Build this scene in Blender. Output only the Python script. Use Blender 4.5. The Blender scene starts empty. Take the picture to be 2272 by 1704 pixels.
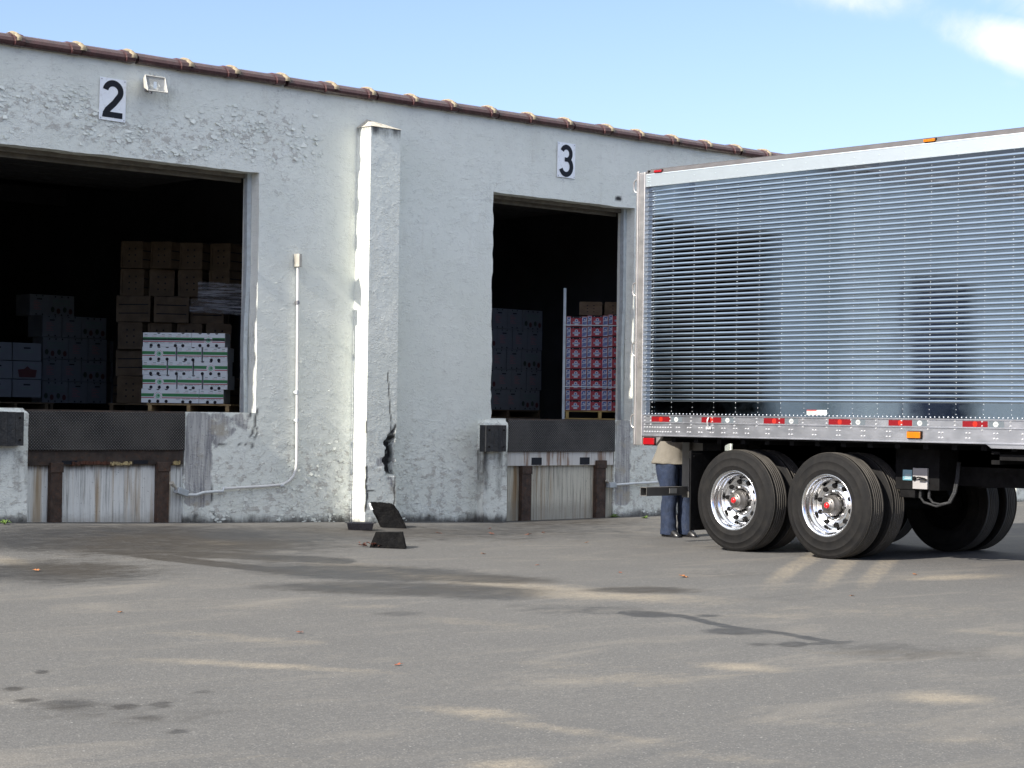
import bpy, bmesh, math, random
import numpy as np
from mathutils import Vector, Matrix
random.seed(7); rnd=random.Random(11)
sc=bpy.context.scene; COL=sc.collection; R=math.radians; PI=math.pi

# ------------------------------------------------------------------ camera
PF=4360.; PCX,PCY=1136.,852.
_al,_pi,_ro=R(47.6),.0158,.0145
CAM=np.array([0,-18.58,1.256])
_fw=np.array([math.cos(_al)*math.cos(_pi),math.sin(_al)*math.cos(_pi),math.sin(_pi)])
_r0=np.array([math.sin(_al),-math.cos(_al),0.]); _u0=np.cross(_r0,_fw)
_rt=_r0*math.cos(_ro)+_u0*math.sin(_ro); _up=_u0*math.cos(_ro)-_r0*math.sin(_ro)
cd=bpy.data.cameras.new('camera'); cam=bpy.data.objects.new('camera',cd); COL.objects.link(cam)
cd.sensor_fit='HORIZONTAL'; cd.sensor_width=36; cd.lens=36*PF/2272; cd.clip_start=.1; cd.clip_end=3000
cam.matrix_world=Matrix(((_rt[0],_up[0],-_fw[0],CAM[0]),(_rt[1],_up[1],-_fw[1],CAM[1]),(_rt[2],_up[2],-_fw[2],CAM[2]),(0,0,0,1)))
sc.camera=cam
def pdir(px,py): return _fw+_rt*(px-PCX)/PF-_up*(py-PCY)/PF
def at(px,py,ax,val):
    """where the sight line of a photo pixel meets the plane coordinate[ax] = val"""
    d=pdir(px,py); return CAM+d*((val-CAM[ax])/d[ax])

# ------------------------------------------------------------------ sky, sun, exposure
SUN_E,SUN_A=R(36),R(1.7)
SUN=Vector((-math.cos(SUN_E)*math.cos(SUN_A),-math.cos(SUN_E)*math.sin(SUN_A),math.sin(SUN_E)))
sl=bpy.data.lights.new('sun','SUN'); so=bpy.data.objects.new('sun',sl); COL.objects.link(so)
sl.energy=3.5; sl.angle=R(.5); sl.color=(1,.93,.82); so.rotation_euler=SUN.to_track_quat('Z','Y').to_euler(); so.location=(-20,0,30)
w=bpy.data.worlds.new('World'); sc.world=w; w.use_nodes=True
nt=w.node_tree; nt.nodes.clear(); N=nt.nodes.new; L=nt.links.new
wo=N('ShaderNodeOutputWorld'); bg=N('ShaderNodeBackground'); sky=N('ShaderNodeTexSky')
sky.sky_type='NISHITA'; sky.sun_disc=False; sky.sun_elevation=SUN_E; sky.sun_rotation=math.atan2(SUN.x,SUN.y)
sky.air_density=1.0; sky.dust_density=1.2; sky.ozone_density=2.0
bg.inputs[1].default_value=.135
tc=N('ShaderNodeTexCoord')
def wmath(op,a,b=None,c=None):
    n=N('ShaderNodeMath'); n.operation=op
    for i,v in enumerate((a,b,c)):
        if v is None: continue
        if isinstance(v,(int,float)): n.inputs[i].default_value=v
        else: L(v,n.inputs[i])
    return n.outputs[0]
cl=None
for (px,py,hw,hh,rot,k) in ((2285,112,225,62,-.38,1.0),(1900,-10,190,48,-.15,.42),(2240,-20,130,70,-.3,.45),(1815,318,90,16,0,.22),(2235,185,60,20,0,.15),(700,-260,500,70,.1,.5),(2900,-150,500,150,-.2,.9)):
    d=pdir(px,py); d=d/np.linalg.norm(d)
    e1=_rt*math.cos(rot)-_up*math.sin(rot)*-1; e2=_up*math.cos(rot)-_rt*math.sin(rot)
    def dot(v):
        n=N('ShaderNodeVectorMath'); n.operation='DOT_PRODUCT'; L(tc.outputs['Generated'],n.inputs[0]); n.inputs[1].default_value=tuple(v); return n.outputs['Value']
    a=wmath('MULTIPLY',dot(e1-d*np.dot(e1,d)),PF/hw); b=wmath('MULTIPLY',dot(e2-d*np.dot(e2,d)),PF/hh)
    rr=wmath('SQRT',wmath('ADD',wmath('MULTIPLY',a,a),wmath('MULTIPLY',b,b)))
    m=wmath('MULTIPLY',wmath('MULTIPLY',wmath('SUBTRACT',1.15,rr),k*1.2),wmath('GREATER_THAN',dot(d),.3))
    cl=m if cl is None else wmath('MAXIMUM',cl,m)
nz=N('ShaderNodeTexNoise'); nz.inputs['Scale'].default_value=26; nz.inputs['Detail'].default_value=8; nz.inputs['Roughness'].default_value=.6; nz.inputs['Distortion'].default_value=.4
L(tc.outputs['Generated'],nz.inputs['Vector'])
cm=N('ShaderNodeMapRange'); cm.interpolation_type='SMOOTHSTEP'
L(wmath('ADD',cl,wmath('MULTIPLY',wmath('SUBTRACT',nz.outputs[0],.52),1.7)),cm.inputs['Value'])
cm.inputs['From Min'].default_value=-.05; cm.inputs['From Max'].default_value=1.25
gate=wmath('MINIMUM',wmath('MULTIPLY',wmath('MAXIMUM',cl,0),3),1)
mx=N('ShaderNodeMix'); mx.data_type='RGBA'
L(wmath('MULTIPLY',cm.outputs[0],gate),mx.inputs['Factor']); tint=N('ShaderNodeMix'); tint.data_type='RGBA'; tint.blend_type='MULTIPLY'; tint.inputs['Factor'].default_value=1; L(sky.outputs[0],tint.inputs['A']); tint.inputs['B'].default_value=(.66,.645,.785,1)
# haze added to the upper sky out of view to brighten and neutralise shade
sz=N('ShaderNodeSeparateXYZ'); L(tc.outputs['Generated'],sz.inputs[0]); hv=N('ShaderNodeMapRange'); hv.interpolation_type='SMOOTHSTEP'; L(sz.outputs[2],hv.inputs['Value']); hv.inputs['From Min'].default_value=.26; hv.inputs['From Max'].default_value=.55
n2=N('ShaderNodeTexNoise'); n2.inputs['Scale'].default_value=3.5; n2.inputs['Detail'].default_value=6; L(tc.outputs['Generated'],n2.inputs['Vector'])
hz=N('ShaderNodeMix'); hz.data_type='RGBA'; L(wmath('MULTIPLY',hv.outputs[0],wmath('MULTIPLY_ADD',n2.outputs[0],.5,.42)),hz.inputs['Factor']); L(tint.outputs['Result'],hz.inputs['A']); hz.inputs['B'].default_value=(5.0,5.1,4.85,1)
L(hz.outputs['Result'],mx.inputs['A']); mx.inputs['B'].default_value=(3.9,3.9,4.0,1)
L(mx.outputs['Result'],bg.inputs[0]); L(bg.outputs[0],wo.inputs[0])
vs=sc.view_settings; sc.display_settings.display_device='sRGB'; vs.view_transform='Standard'; vs.look='None'; vs.gamma=1; vs.exposure=1.18
sc.cycles.caustics_reflective=False; sc.cycles.caustics_refractive=False; sc.cycles.use_denoising=True
sc.cycles.max_bounces=8; sc.cycles.diffuse_bounces=4; sc.cycles.sample_clamp_indirect=6

# ------------------------------------------------------------------ noise
def _h(i,j,s): 
    v=np.sin(i*127.1+j*311.7+s*74.7)*43758.5453; return v-np.floor(v)
def vn(x,y,s=0):
    x=np.asarray(x,float); y=np.asarray(y,float); i=np.floor(x); j=np.floor(y); u=x-i; v=y-j; u=u*u*(3-2*u); v=v*v*(3-2*v)
    return (_h(i,j,s)*(1-u)+_h(i+1,j,s)*u)*(1-v)+(_h(i,j+1,s)*(1-u)+_h(i+1,j+1,s)*u)*v
def fbm(x,y,o=4,s=0):
    t=0;a=.5
    for k in range(o): t=t+a*vn(x*2**k,y*2**k,s+k*3); a*=.5
    return t
def sstep(a,b,x): t=np.clip((x-a)/(b-a),0,1); return t*t*(3-2*t)

# ------------------------------------------------------------------ ground level
def gz(x,y):
    b=np.interp(x,[-50,9.8,12.4,14.5,16.6,19.7,28,60],[.06,.07,0,-.045,-.1,-.095,-.05,-.05])
    w=1-sstep(0,4.6,-np.asarray(y,float)); return b*w-.141*(1-w)
def atg(px,py):
    z=-.1
    for _ in range(12): p=at(px,py,2,z); z=float(gz(p[0],p[1]))
    return Vector((p[0],p[1],z))

# ------------------------------------------------------------------ materials
class NT:
    def __init__(s,name):
        s.m=bpy.data.materials.new(name); s.m.use_nodes=True; s.t=s.m.node_tree; s.t.nodes.clear()
        s.o=s.n('ShaderNodeOutputMaterial'); s.b=s.n('ShaderNodeBsdfPrincipled'); s.l(s.b.outputs[0],s.o.inputs[0])
        s.c=s.n('ShaderNodeTexCoord').outputs['Object']
    def n(s,t): return s.t.nodes.new(t)
    def l(s,a,b): s.t.links.new(a,b)
    def put(s,sock,v):
        if hasattr(v,'links'): s.l(v,sock)
        elif isinstance(v,(tuple,list)) and len(v)==3 and sock.type=='RGBA': sock.default_value=(*v,1)
        else: sock.default_value=v
    def math(s,op,a,b=None,c=None):
        n=s.n('ShaderNodeMath'); n.operation=op
        for i,v in enumerate((a,b,c)):
            if v is not None: s.put(n.inputs[i],v)
        return n.outputs[0]
    def mix(s,f,a,b):
        n=s.n('ShaderNodeMix'); n.data_type='RGBA'; s.put(n.inputs['Factor'],f); s.put(n.inputs['A'],a); s.put(n.inputs['B'],b); return n.outputs['Result']
    def map(s,scale,loc=(0,0,0),rot=(0,0,0),vec=None):
        n=s.n('ShaderNodeMapping'); s.l(vec or s.c,n.inputs[0]); n.inputs['Scale'].default_value=scale if isinstance(scale,tuple) else (scale,)*3; n.inputs['Location'].default_value=loc; n.inputs['Rotation'].default_value=rot; return n.outputs[0]
    def noise(s,scale,det=4,rough=.55,vec=None,dist=0):
        n=s.n('ShaderNodeTexNoise'); n.inputs['Scale'].default_value=1; n.inputs['Detail'].default_value=det; n.inputs['Roughness'].default_value=rough; n.inputs['Distortion'].default_value=dist
        s.l(s.map(scale,vec=vec),n.inputs['Vector']); return n.outputs[0]
    def vor(s,scale,feat='F1',out='Color',vec=None):
        n=s.n('ShaderNodeTexVoronoi'); n.feature=feat; n.inputs['Scale'].default_value=1; s.l(s.map(scale,vec=vec),n.inputs['Vector']); return n.outputs[out]
    def ramp(s,v,a,b,lo=0,hi=1):
        n=s.n('ShaderNodeMapRange'); n.interpolation_type='SMOOTHSTEP'; s.put(n.inputs['Value'],v); n.inputs['From Min'].default_value=a; n.inputs['From Max'].default_value=b; n.inputs['To Min'].default_value=lo; n.inputs['To Max'].default_value=hi; return n.outputs[0]
    def attr(s,name):
        n=s.n('ShaderNodeAttribute'); n.attribute_name=name; return n.outputs['Fac']
    def xyz(s,vec=None):
        n=s.n('ShaderNodeSeparateXYZ'); s.l(vec or s.c,n.inputs[0]); return n.outputs
    def bump(s,h,st=.5,d=.01,prev=None):
        n=s.n('ShaderNodeBump'); n.inputs['Strength'].default_value=st; n.inputs['Distance'].default_value=d; s.l(h,n.inputs['Height'])
        if prev is not None: s.l(prev,n.inputs['Normal'])
        return n.outputs[0]
    def set(s,**k):
        for a,v in k.items(): s.put(s.b.inputs[{'col':'Base Color','rough':'Roughness','metal':'Metallic','nor':'Normal','spec':'Specular IOR Level','alpha':'Alpha','trans':'Transmission Weight','coat':'Coat Weight','emit':'Emission Color','emits':'Emission Strength','ior':'IOR'}[a]],v)
        return s.m
_mc={}
def pm(name,col,rough=.6,metal=0,var=.12,vs=6,bump=0,bs=60,spec=.5,grime=None,gamt=.0,coat=0,rv=.1):
    """plain procedural material: base colour with mottling, worn roughness and a fine bump"""
    if name in _mc: return _mc[name]
    t=NT(name); n=t.noise(vs,5); k=tuple(c*(1-var) for c in col); k2=tuple(min(1,c*(1+var)) for c in col)
    c=t.mix(t.ramp(n,.3,.7),k,k2)
    if grime: c=t.mix(t.math('MULTIPLY',t.ramp(t.noise(vs*2.3,6,.65),.5,.72),gamt),c,grime)
    t.set(col=c,metal=metal,spec=spec,coat=coat,rough=t.ramp(t.noise(vs*1.7,3),.3,.7,max(.02,rough-rv),min(1,rough+rv)))
    if bump: t.set(nor=t.bump(t.noise(bs,4),bump,.01))
    _mc[name]=t.m; return t.m

# ------------------------------------------------------------------ mesh builder
class MB:
    def __init__(s): s.v=[]; s.f=[]; s.mi=[]; s.sm=[]; s.M=None
    def add(s,vs,fs,mi=0,smooth=False):
        o=len(s.v)
        for p in vs:
            p=Vector(p); s.v.append(tuple(s.M@p) if s.M is not None else tuple(p))
        for f in fs: s.f.append([o+i for i in f]); s.mi.append(mi); s.sm.append(smooth)
        return s
    def box(s,x0,x1,y0,y1,z0,z1,mi=0):
        return s.add([(x0,y0,z0),(x1,y0,z0),(x1,y1,z0),(x0,y1,z0),(x0,y0,z1),(x1,y0,z1),(x1,y1,z1),(x0,y1,z1)],
          [(0,3,2,1),(4,5,6,7),(0,1,5,4),(1,2,6,5),(2,3,7,6),(3,0,4,7)],mi)
    def quad(s,a,b,c,d,mi=0): return s.add([a,b,c,d],[(0,1,2,3)],mi)
    def cyl(s,p0,p1,r0,r1=None,n=16,mi=0,caps=True,smooth=True):
        r1=r0 if r1 is None else r1; p0=Vector(p0); p1=Vector(p1); d=(p1-p0).normalized(); a=d.orthogonal().normalized(); b=d.cross(a)
        vs=[]; 
        for p,r in ((p0,r0),(p1,r1)):
            for k in range(n): t=2*PI*k/n; vs.append(p+a*(r*math.cos(t))+b*(r*math.sin(t)))
        s.add(vs,[(k,(k+1)%n,n+(k+1)%n,n+k) for k in range(n)],mi,smooth)
        if caps: s.add(vs,[tuple(reversed(range(n))),tuple(range(n,2*n))],mi)
        return s
    def tube(s,path,r,n=10,mi=0,caps=True):
        P=[Vector(p) for p in path]; rs=r if isinstance(r,(list,tuple)) else [r]*len(P); vs=[]; a=None
        for i,p in enumerate(P):
            d=(P[min(i+1,len(P)-1)]-P[max(i-1,0)]).normalized()
            a=d.orthogonal().normalized() if a is None else (a-d*a.dot(d)).normalized(); b=d.cross(a)
            for k in range(n): t=2*PI*k/n; vs.append(p+a*(rs[i]*math.cos(t))+b*(rs[i]*math.sin(t)))
        fs=[(i*n+k,i*n+(k+1)%n,(i+1)*n+(k+1)%n,(i+1)*n+k) for i in range(len(P)-1) for k in range(n)]
        s.add(vs,fs,mi,True)
        if caps: s.add(vs,[tuple(reversed(range(n))),tuple(range((len(P)-1)*n,len(P)*n))],mi)
        return s
    def lathe(s,prof,o,ax='x',n=48,mi=0,mis=None,sgn=1,smooth=True):
        """prof: (radius, distance along the axis)"""
        vs=[]
        for r,h in prof:
            for k in range(n):
                t=2*PI*k/n*sgn; c,q=r*math.cos(t),r*math.sin(t)
                vs.append((o[0]+h,o[1]+c,o[2]+q) if ax=='x' else (o[0]+c,o[1]+q,o[2]+h) if ax=='z' else (o[0]+q,o[1]+h,o[2]+c))
        base=len(s.v); s.add(vs,[],0)
        for i in range(len(prof)-1):
            for k in range(n):
                s.f.append([base+i*n+k,base+i*n+(k+1)%n,base+(i+1)*n+(k+1)%n,base+(i+1)*n+k]); s.mi.append(mis[i] if mis else mi); s.sm.append(smooth)
        return s
    def prism(s,poly,fn,d0,d1,mi=0,mside=None):
        """poly of (a,b) pushed through fn(a,b,d) between depths d0 and d1"""
        n=len(poly); vs=[fn(a,b,d0) for a,b in poly]+[fn(a,b,d1) for a,b in poly]
        s.add(vs,[tuple(range(n)),tuple(reversed(range(n,2*n)))],mi)
        return s.add(vs,[(k,n+k,n+(k+1)%n,(k+1)%n) for k in range(n)],mi if mside is None else mside)
    def disc(s,c,r,fn,mi=0,n=18,ry=None):
        ry=ry or r; return s.add([fn(c[0]+r*math.cos(2*PI*k/n),c[1]+ry*math.sin(2*PI*k/n)) for k in range(n)],[tuple(range(n))],mi)
    def loft(s,rings,n=18,mi=0,caps=True):
        """rings: (x,y,z,rx,ry) horizontal ellipses"""
        vs=[(x+rx*math.cos(2*PI*k/n),y+ry*math.sin(2*PI*k/n),z) for x,y,z,rx,ry in rings for k in range(n)]
        s.add(vs,[(i*n+k,i*n+(k+1)%n,(i+1)*n+(k+1)%n,(i+1)*n+k) for i in range(len(rings)-1) for k in range(n)],mi,True)
        if caps: s.add(vs,[tuple(reversed(range(n))),tuple(range((len(rings)-1)*n,len(rings)*n))],mi,True)
        return s
    def text(s,txt,size,fn,mi=0,sx=1,bold=0):
        """flat lettering, centred; fn maps (a,b) in the text plane to 3D"""
        cu=bpy.data.curves.new('t','FONT'); cu.body=txt; cu.size=size; cu.align_x='CENTER'; cu.align_y='CENTER'; cu.offset=bold; cu.resolution_u=2
        ob=bpy.data.objects.new('t',cu); COL.objects.link(ob); dg=bpy.context.evaluated_depsgraph_get(); me=bpy.data.meshes.new_from_object(ob.evaluated_get(dg))
        s.add([fn(v.co.x*sx,v.co.y) for v in me.vertices],[tuple(p.vertices) for p in me.polygons],mi)
        bpy.data.objects.remove(ob); bpy.data.curves.remove(cu); bpy.data.meshes.remove(me); return s
    def mesh(s,name,mats):
        me=bpy.data.meshes.new(name); me.from_pydata(s.v,[],s.f)
        for m in mats: me.materials.append(m)
        me.polygons.foreach_set('material_index',s.mi); me.polygons.foreach_set('use_smooth',s.sm); me.update(); return me
def obj(name,mb,mats,parent=None,bevel=0,seg=2):
    mats=mats if isinstance(mats,(list,tuple)) else [mats]
    o=bpy.data.objects.new(name,mb.mesh(name,mats) if isinstance(mb,MB) else mb); COL.objects.link(o)
    if parent is not None: 
        o.parent=parent
        if 'base' in parent.keys(): o.location=[-c for c in parent['base']]
    if bevel:
        m=o.modifiers.new('bevel','BEVEL'); m.width=bevel; m.segments=seg; m.limit_method='ANGLE'; m.angle_limit=R(40)
    return o
def tag(o,label=None,cat=None,group=None,kind=None):
    if label: o['label']=label
    if cat: o['category']=cat
    if group: o['group']=group
    if kind: o['kind']=kind
    return o
BASES=[]
def thing(name,label,cat,loc=(0,0,0),rz=0,group=None,world=False):
    o=bpy.data.objects.new(name,None); COL.objects.link(o); o.location=loc; o.rotation_euler=(0,0,rz); o.empty_display_size=.2
    if world: o['base']=tuple(loc); BASES.append(o)      # parts are modelled in world coordinates
    return tag(o,label,cat,group)
def clone(o,parent=None):
    c=o.copy(); COL.objects.link(c)
    if parent is not None: c.parent=parent
    for ch in list(o.children): clone(ch,c)
    return c
def rough(o,s,size,sub=3,simple=True):
    if sub: m=o.modifiers.new('detail','SUBSURF'); m.levels=m.render_levels=sub; m.subdivision_type='SIMPLE' if simple else 'CATMULL_CLARK'
    tx=bpy.data.textures.new('lumps','CLOUDS'); tx.noise_scale=size; tx.noise_depth=3; d=o.modifiers.new('lumps','DISPLACE'); d.texture=tx; d.strength=s; d.mid_level=.5; d.texture_coords='LOCAL'; return o
YF=lambda y:(lambda a,b:(a,y,b))     # a plane facing -Y
# ------------------------------------------------------------------ materials of the setting
def facade_mat(name='painted_stucco'):
    t=NT(name); c=t.c
    fl,gr,sm,cr=t.attr('flake'),t.attr('grime'),t.attr('bare'),t.attr('hole')
    wn=t.n('ShaderNodeTexNoise'); wn.inputs['Scale'].default_value=6; wn.inputs['Detail'].default_value=3; t.l(c,wn.inputs['Vector'])
    va=t.n('ShaderNodeVectorMath'); va.operation='MULTIPLY_ADD'; t.l(wn.outputs['Color'],va.inputs[0]); va.inputs[1].default_value=(.16,.16,.12); t.l(c,va.inputs[2]); wv=va.outputs[0]
    h1=t.xyz(t.vor((6.5,6.5,15),vec=wv))[0]; h2=t.xyz(t.vor((15,15,30),vec=wv))[0]
    e1=t.vor((6.5,6.5,15),'DISTANCE_TO_EDGE','Distance',wv); e2=t.vor((15,15,30),'DISTANCE_TO_EDGE','Distance',wv)
    pat=t.ramp(t.noise(2.6,4),.42,.62); fine=t.noise(48,5,.6); mid=t.noise((9,9,14),5,.6,dist=1.2)
    ridge=t.math('ABSOLUTE',t.math('SUBTRACT',t.noise((11,11,17),3,.5,dist=2.2),.5)); ridge=t.ramp(ridge,0,.09,1,0)
    ridge=t.math('MULTIPLY',ridge,t.ramp(t.noise(3.1,3),.45,.62))
    f=t.math('MULTIPLY',fl,t.math('ADD',.35,t.math('MULTIPLY',pat,.65)))
    hh=t.math('ADD',t.math('MULTIPLY',h1,2.2),t.math('MULTIPLY',h2,1.5)); hh=t.math('MULTIPLY',hh,f)
    hh=t.math('ADD',hh,t.math('MULTIPLY',ridge,.30)); hh=t.math('ADD',hh,t.math('MULTIPLY',mid,.16)); hh=t.math('ADD',hh,t.math('MULTIPLY',fine,.13))
    keep=t.math('SUBTRACT',1,t.math('MULTIPLY',sm,.8)); hh=t.math('MULTIPLY',hh,keep)
    base=t.mix(t.ramp(t.noise(1.3,5),.3,.7),(.735,.762,.70),(.785,.808,.75))
    base=t.mix(t.ramp(t.noise(7,6,.7),.5,.75,0,.22),base,(.55,.56,.54))
    edge=t.math('MULTIPLY',t.math('MULTIPLY',t.ramp(e1,.0,.05,1,0),t.ramp(t.noise(4,3),.45,.6)),fl)
    edge=t.math('ADD',edge,t.math('MULTIPLY',t.math('MULTIPLY',t.ramp(e2,0,.06,.7,0),t.ramp(t.noise(7,3),.5,.62)),fl))
    base=t.mix(t.math('MINIMUM',t.math('MULTIPLY',edge,.42),1),base,(.2,.2,.21))
    hair=t.math('ABSOLUTE',t.math('SUBTRACT',t.noise((5,5,34),3,.55,dist=.6),.5)); hair=t.math('MULTIPLY',t.ramp(hair,.0,.016,1,0),t.ramp(t.noise((9,9,16),3),.5,.6)); base=t.mix(t.math('MULTIPLY',hair,.30),base,(.25,.25,.26)); hh=t.math('SUBTRACT',hh,t.math('MULTIPLY',hair,.14))
    def strokes(sc,w,mask,lo,hi):
        q=t.math('SUBTRACT',t.noise(sc,2,.5,dist=1.4),.5); ln=t.ramp(t.math('ABSOLUTE',q),0,w,1,0); st=t.ramp(q,-w,w*.4); mk=t.ramp(t.noise(mask,3,.6),lo,hi); return t.math('MULTIPLY',ln,mk),t.math('MULTIPLY',st,mk)
    for sc,w_,mk,lo,hi,a_,b_ in (((9,9,20),.022,(7,7,11),.52,.62,.42,.55),((17,17,13),.02,(9,9,9),.55,.63,.32,.4)):
        ln,stp=strokes(sc,w_,mk,lo,hi); k_=t.math('ADD',.55,t.math('MULTIPLY',fl,.6)); base=t.mix(t.math('MULTIPLY',t.math('MULTIPLY',ln,a_),k_),base,(.22,.225,.23)); hh=t.math('ADD',hh,t.math('MULTIPLY',t.math('MULTIPLY',stp,b_),k_))
    under=t.math('MULTIPLY',t.ramp(t.math('ADD',t.noise((7,7,11),6,.7),t.math('MULTIPLY',fl,.10)),.62,.66),t.ramp(fl,.3,.7)); base=t.mix(t.math('MULTIPLY',under,.8),base,(.50,.49,.45)); base=t.mix(t.ramp(t.noise((5,5,.7),5,.65),.56,.74,0,.35),base,(.56,.55,.48))
    # bare weathered concrete with vertical runs
    run=t.noise((26,26,1.6),5,.65); pits=t.ramp(t.noise(34,4,.7),.6,.68)
    bc=t.mix(t.ramp(run,.38,.66),(.50,.50,.48),(.23,.23,.24)); bc=t.mix(pits,bc,(.09,.09,.095)); bc=t.mix(t.ramp(t.noise(3.2,5,.6),.52,.66),bc,(.40,.37,.31))
    bm=t.ramp(t.math('ADD',sm,t.math('MULTIPLY',t.math('SUBTRACT',t.noise(8,6,.65),.5),.9)),.38,.56)
    base=t.mix(t.math('MULTIPLY',bm,t.ramp(sm,.05,.25)),base,bc)
    gm=t.ramp(t.math('ADD',gr,t.math('MULTIPLY',t.math('SUBTRACT',t.noise((14,14,5),6,.7),.5),.9)),.25,.95)
    base=t.mix(t.math('MULTIPLY',gm,t.ramp(gr,.02,.2)),base,(.10,.098,.09))
    base=t.mix(cr,base,(.022,.022,.024))
    nor=t.bump(hh,.5,.013)
    return t.set(col=base,rough=t.math('SUBTRACT',.75,t.math('MULTIPLY',fl,.15)),spec=.35,nor=nor)
M_FAC=facade_mat()
def pit_mat(name,tone,rust):
    t=NT(name); run=t.noise((30,30,.9),6,.7); run2=t.noise((9,9,.5),4,.6)
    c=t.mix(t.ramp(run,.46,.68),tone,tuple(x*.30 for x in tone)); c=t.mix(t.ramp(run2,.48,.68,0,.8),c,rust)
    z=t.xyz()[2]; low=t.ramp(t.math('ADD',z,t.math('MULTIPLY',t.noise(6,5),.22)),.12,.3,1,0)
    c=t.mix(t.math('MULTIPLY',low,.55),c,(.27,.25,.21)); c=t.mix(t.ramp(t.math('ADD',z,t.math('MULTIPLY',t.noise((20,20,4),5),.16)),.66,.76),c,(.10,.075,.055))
    c=t.mix(t.ramp(t.noise(40,4,.7),.64,.7,0,.7),c,(.12,.12,.12))
    return t.set(col=c,rough=.75,nor=t.bump(t.noise(30,6),.4,.01))
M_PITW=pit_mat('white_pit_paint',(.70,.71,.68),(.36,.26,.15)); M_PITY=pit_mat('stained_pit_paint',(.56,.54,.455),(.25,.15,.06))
M_TILE=pm('glazed_terracotta',(.060,.026,.027),.30,0,.35,5,.15,30,grime=(.028,.018,.02),gamt=.7); M_MORT=pm('yellowed_mortar',(.30,.25,.17),.9,0,.4,20,.8,40,grime=(.08,.07,.05),gamt=.7)
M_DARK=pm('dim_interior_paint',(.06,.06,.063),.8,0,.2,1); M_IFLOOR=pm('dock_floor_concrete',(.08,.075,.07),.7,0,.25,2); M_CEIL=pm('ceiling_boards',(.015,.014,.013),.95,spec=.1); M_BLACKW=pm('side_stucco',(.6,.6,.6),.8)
M_WING=pm('grey_wing_paint',(.30,.29,.28),.8,0,.15,3); M_ROOF=pm('roof_felt',(.08,.08,.08),.9)
M_FRAME=pm('galvanised_track',(.55,.60,.62),.42,.35,.1,9,grime=(.3,.27,.22),gamt=.3); M_LINTEL=pm('weathered_trim',(.13,.115,.09),.7,0,.25,7)

def asphalt():
    t=NT('worn_asphalt'); dust,st,wet=t.attr('dust'),t.attr('stain'),t.attr('track')
    n0=t.noise(.35,5,.6); n1=t.noise((1.6,1.6,1),6,.62); sp=t.noise(40,4,.8); ag=t.vor(85,'F1','Color'); agd=t.vor(85,'F1','Distance'); a0=t.xyz(ag)[0]
    c=t.mix(t.ramp(n1,.3,.7),(.110,.108,.106),(.140,.136,.131)); c=t.mix(t.ramp(n0,.35,.65,0,.35),c,(.165,.158,.147))
    c=t.mix(t.ramp(sp,.35,.7),tuple([.085]*3),c)
    c=t.mix(t.math('MULTIPLY',t.ramp(a0,.72,.92),t.ramp(agd,.2,.5,.6,0)),c,(.31,.30,.285))
    c=t.mix(t.math('MULTIPLY',t.math('MULTIPLY',t.ramp(t.xyz(t.vor(45))[1],.986,.992),t.ramp(t.vor(45,'F1','Distance'),.18,.3,1,0)),.6),c,(.5,.49,.47))
    br=t.math('MULTIPLY',t.math('SUBTRACT',t.noise((4,7,5),8,.74,dist=.5),.5),1.5); g1=t.noise((13,9,5),6,.75); c=t.mix(t.ramp(g1,.36,.68,.0,.45),c,(.108,.105,.101)); g2=t.noise((.55,1.6,1),7,.68,dist=.8); c=t.mix(t.ramp(g2,.48,.74,0,.34),c,(.24,.218,.185)); g3=t.noise((.7,2.2,1),6,.66,dist=.5); c=t.mix(t.ramp(g3,.5,.75,0,.4),c,(.10,.098,.096))
    d=t.ramp(t.math('ADD',dust,t.math('MULTIPLY',br,.8)),.12,1.0,0,.6); d=t.math('MULTIPLY',d,t.ramp(dust,.02,.2)); d=t.math('MULTIPLY',d,t.ramp(sp,.3,.62,.45,1)); c=t.mix(d,c,(.34,.29,.215))
    s=t.ramp(t.math('ADD',st,t.math('MULTIPLY',br,.75)),.12,.62,0,.88); s=t.math('MULTIPLY',s,t.ramp(st,.02,.15)); s=t.math('MULTIPLY',s,t.ramp(t.noise((3,9,5),7,.75,dist=.6),.30,.56,.6,1)); c=t.mix(s,c,t.mix(t.ramp(n0,.4,.6),(.034,.029,.024),(.024,.025,.028)))
    ro=t.math('SUBTRACT',.86,t.math('MULTIPLY',s,.30))
    nor=t.bump(t.math('ADD',t.math('MULTIPLY',sp,.5),t.math('MULTIPLY',agd,-.6)),.55,.006)
    return t.set(col=c,rough=ro,spec=.3,nor=nor)
M_ASPH=asphalt()

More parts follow.
